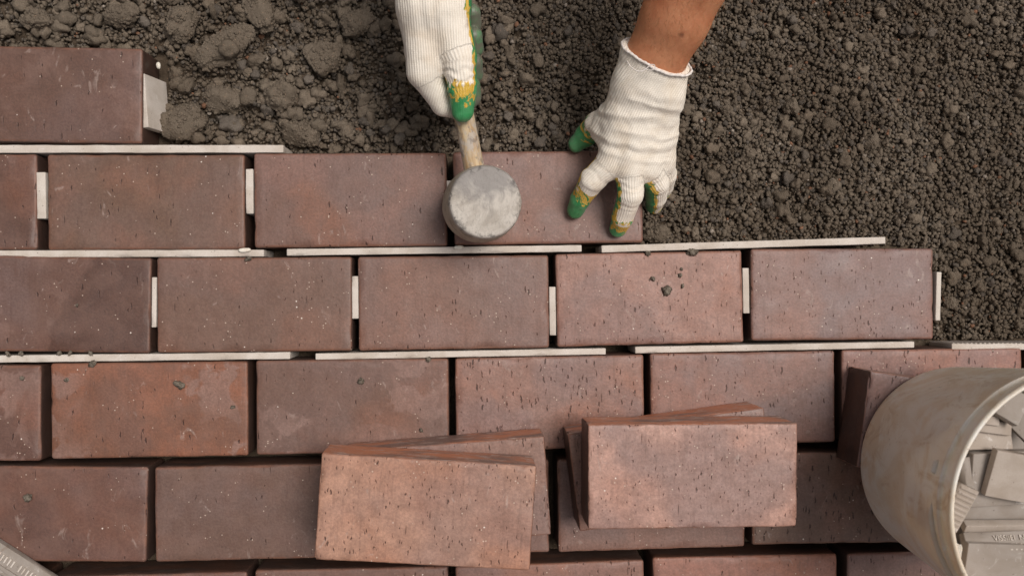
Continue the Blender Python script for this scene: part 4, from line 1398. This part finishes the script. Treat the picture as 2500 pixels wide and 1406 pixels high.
# ---------- bare forearm
el = LW + adir * 265
ua = el + np.array([40, 90, 190.0])
arm = [(LW - adir * 26 + side * 9, LW + adir * 40 + side * 9, 21, 20.5), (LW - adir * 26 - side * 9, LW + adir * 40 - side * 9, 21, 20.5),
       (LW + adir * 40 + side * 9, LW + adir * 150 + side * 10, 20.5, 30), (LW + adir * 40 - side * 9, LW + adir * 150 - side * 12, 20.5, 32),
       (LW + adir * 150, el, 36, 38), (el, ua, 40, 46)]
VA, FA = build_hand(arm, [], 2.2, None, kp=14.0)
VA = relax(VA, FA, 3)
NA = vnormals(VA, FA)
VA = VA + NA * (0.5 * fbm(VA / 30.0, 2, 8) + 0.15 * vnoise(VA / 6.0, 9))[:, None]
mole = np.zeros(len(VA))
def near(p_img, rr):
    p_img = np.array(p_img, float)
    cam_p = np.array([0, 0, 924.3]); d = p_img - cam_p; d /= np.linalg.norm(d)
    w_ = VA - cam_p; t = w_ @ d
    dist = np.linalg.norm(w_ - t[:, None] * d, axis=1)
    return np.exp(-(dist / rr) ** 2) * (NA[:, 2] > 0)
bm_ = None
VA_, FA_ = VA, FA
mole = np.clip(0.9 * near((189.4, 220.3, 160), 2.2) + 0.25 * near((168, 216.1, 150), 1.6), 0, 1)
fa = add('forearm', mesh_np('forearm', to_person(VA), FA, M_SKIN, attrs={'mole': mole}), person)
fa['label'] = 'bare tanned forearm above the pressing hand'

# fine hairs lying along the arm
vis = np.where((NA[:, 2] > 0.0) & (((VA - LW) @ adir) > 4) & (((VA - LW) @ adir) < 150))[0]
hv, hf, off = [], [], 0
for i_ in rng.choice(vis, 900):
    p_ = VA[i_]; n_ = NA[i_]
    d_ = adir * -0.6 + hx_ * rng.normal(0.35, 0.5) + n_ * 0.25; d_ /= np.linalg.norm(d_)
    s_ = np.cross(d_, n_); s_ /= max(np.linalg.norm(s_), 1e-6)
    L_ = rng.uniform(4, 10)
    for k in range(4):
        t = k / 3
        c_ = p_ + d_ * L_ * t - n_ * (1.6 * t * t) + s_ * 0.6 * t * t
        w_ = 0.09 * (1 - 0.8 * t)
        hv += [c_ + s_ * w_, c_ - s_ * w_ * .5 + n_ * w_ * .8, c_ - s_ * w_ * .5 - n_ * w_ * .8]
    for k in range(3):
        for q in range(3):
            a_, b_ = off + k * 3 + q, off + k * 3 + (q + 1) % 3
            hf.append((a_, b_, b_ + 3, a_ + 3))
    off += 12
hair = add('arm_hair', mesh_np('arm_hair', to_person(np.array(hv)), hf, simple_mat('arm_hair', lin(176, 128, 84), 0.5, 0.4)), fa)
hair['kind'] = 'stuff'

# ---------- hand on the mallet handle
RW = np.array((-29.3, 297.4, 122)); RW2 = np.array((-27.8, 262.2, 110))
rdir = RW - RW2; rdir /= np.linalg.norm(rdir); rdir = rdir + np.array([0, 0, 0.25]); rdir /= np.linalg.norm(rdir)
rs_ = np.cross(rdir, [0, 0, 1]); rs_ /= np.linalg.norm(rs_)
if np.dot(rs_, [1, 0, 0]) < 0:
    rs_ = -rs_
Ri, Rm_, Rri, Rp = (-39.9, 204.4, 90), (-43.5, 228.2, 76), (-45.4, 250, 66), (-45.5, 268, 62)
palmR = [(RW - rs_ * 14, RW2 - rs_ * 14, 21, 21), (RW + rs_ * 14, RW2 + rs_ * 13, 21, 21), (RW, RW2, 23, 24),
         (RW2 - rs_ * 12, Ri, 20, 15.5), (RW2 - rs_ * 14, Rm_, 18, 15.5), (RW2 - rs_ * 14, Rri, 17, 15), (RW2 - rs_ * 12, Rp, 16, 14),
         (RW2 + rs_ * 6, (-9.4, 225.4, 104), 22, 17), ((-23.4, 246.3, 100), (-29.7, 213.9, 92), 19, 16)]
fingersR = [
    chain([Ri, (-22.1, 178, 72), (-7.3, 176.9, 50), (5.8, 189.9, 50), (5.8, 199, 60)], [15, 11.8, 10, 9.5, 8.4]),
    chain([Rm_, (-27.3, 202, 52), (-8.1, 200.7, 40), (7.6, 213.2, 48), (8, 221.5, 60)], [14, 11.5, 10, 9.5, 8.6]),
    chain([Rri, (-30.4, 224.7, 50), (-10.3, 223.6, 42), (7.8, 237.9, 50), (8.2, 246.7, 62)], [14, 11.5, 10, 9.5, 8.6]),
    chain([Rp, (-31.7, 244.4, 52), (-12.5, 244.6, 46), (6.4, 259.4, 54), (6.8, 268.6, 66)], [13, 10.5, 9.5, 9, 8.2]),
    chain([(-13.8, 240.8, 106), (-6.1, 215, 103), (-3.3, 188, 96), (-3.2, 167.8, 87.5)], [19, 16, 13.4, 10.6]),
]
cutR = (RW, rdir)
VR, FR = build_hand(palmR, fingersR, 1.2, cutR, kp=9.0, kf=4.0)
NR = vnormals(VR, FR)
fi, fd, fs, frv, fln, fax = finger_params(VR, fingersR)
inpalm = np.min([cone_d(VR, *q)[0] for q in palmR], axis=0)
isf = fd < inpalm - 0.5
hyR = np.array((-29.9, 202.8, 90)) - RW; hyR /= np.linalg.norm(hyR)
runR = (VR - RW) @ hyR; latR = (VR - RW) @ rs_
fold = 0.7 * fbm(VR / 18.0, 3, 14) + 0.2 * vnoise(VR / 5.0, 15)
wv = 3 * fbm(VR / 25.0, 2, 43)
for (c0, w0, amp, s0) in ((-22, 5, .9, .3), (-8, 4, 1.0, .3), (4, 4, .9, .25), (16, 5, .8, .3)):       # long soft pleats running down the cuff
    fold += amp * np.exp(-((latR + wv - s0 * (runR - 30) * 0.3 - c0) / w0) ** 2) * (1 - smooth01(40, 85, runR)) * (NR[:, 2] > 0)
thm = isf & (fi == 4)
fold += np.where(thm & (fs < 0.72), 0.55 * np.sin(fln * 0.75 + 3 * vnoise(VR / 8.0, 3)) * smooth01(0.35, 0.5, fs), 0)
VR = VR + NR * fold[:, None]
coat = np.full(len(VR), -1.0)
pal = (NR @ (np.array([0.92, 0, -0.40]))) * 2.0 - 0.90 + 0.08 * fbm(VR / 9.0, 2, 4)
pal = np.where(VR[:, 0] > (-6.3, 231.1, 100)[0], pal, -1.0)
coat = np.maximum(coat, pal)
coat = np.maximum(coat, (-NR[:, 2] - 0.75))
m = thm
coat[m] = np.maximum(np.maximum((fs - 0.66) * 2.4, (frv @ np.array([0.93, 0.0, -0.37])) * 2.0 - 0.90), frv @ np.array([-0.7, 0.0, -0.7]) - 0.55 + np.minimum(0, (fs - 0.6)) * 6)[m]
for k in range(4):
    m = isf & (fi == k)
    coat[m] = np.maximum((fs - 0.62) * 3.0, -1)[m]
rib = np.where(isf, np.arctan2(np.einsum('ij,ij->i', frv, np.cross(fax, [0, 0, 1.0])), frv[:, 2]) * 11.0, latR)
rib = np.where(isf & (fi == 0), latR * 0.9 + runR * 0.35, rib)
glr = add('glove', mesh_np('glove', to_person(VR), FR, M_GLOVE, attrs={'coat': coat, 'rib': rib, 'along': np.where(isf, fln, runR), 'dirt': np.where(isf & (fi < 4), 0.9 * smooth01(0.4, 0.7, fs), 0.0)}), person)
glr['label'] = 'off-white knit glove gripping the mallet handle, green thumb tip'
ringR = cuff_ring(RW, rdir, rs_, palmR)
sm2 = tube('cuff_seam', ringR, 1.35, M_SEAM, 8, True, None)
sm2.parent = glr
elR = RW + rdir * 255
uaR = elR + np.array([-30, 80, 190.0])
armR = [(RW - rdir * 26 + rs_ * 9, RW + rdir * 40 + rs_ * 9, 21, 20.5), (RW - rdir * 26 - rs_ * 9, RW + rdir * 40 - rs_ * 9, 21, 20.5),
        (RW + rdir * 40, RW + rdir * 150, 27, 36), (RW + rdir * 150, elR, 36, 38), (elR, uaR, 40, 46)]
VB, FB = build_hand(armR, [], 3.5, None, kp=14.0)
add('forearm', mesh_np('forearm', to_person(VB), FB, M_SKIN, attrs={'mole': np.zeros(len(VB))}), person)
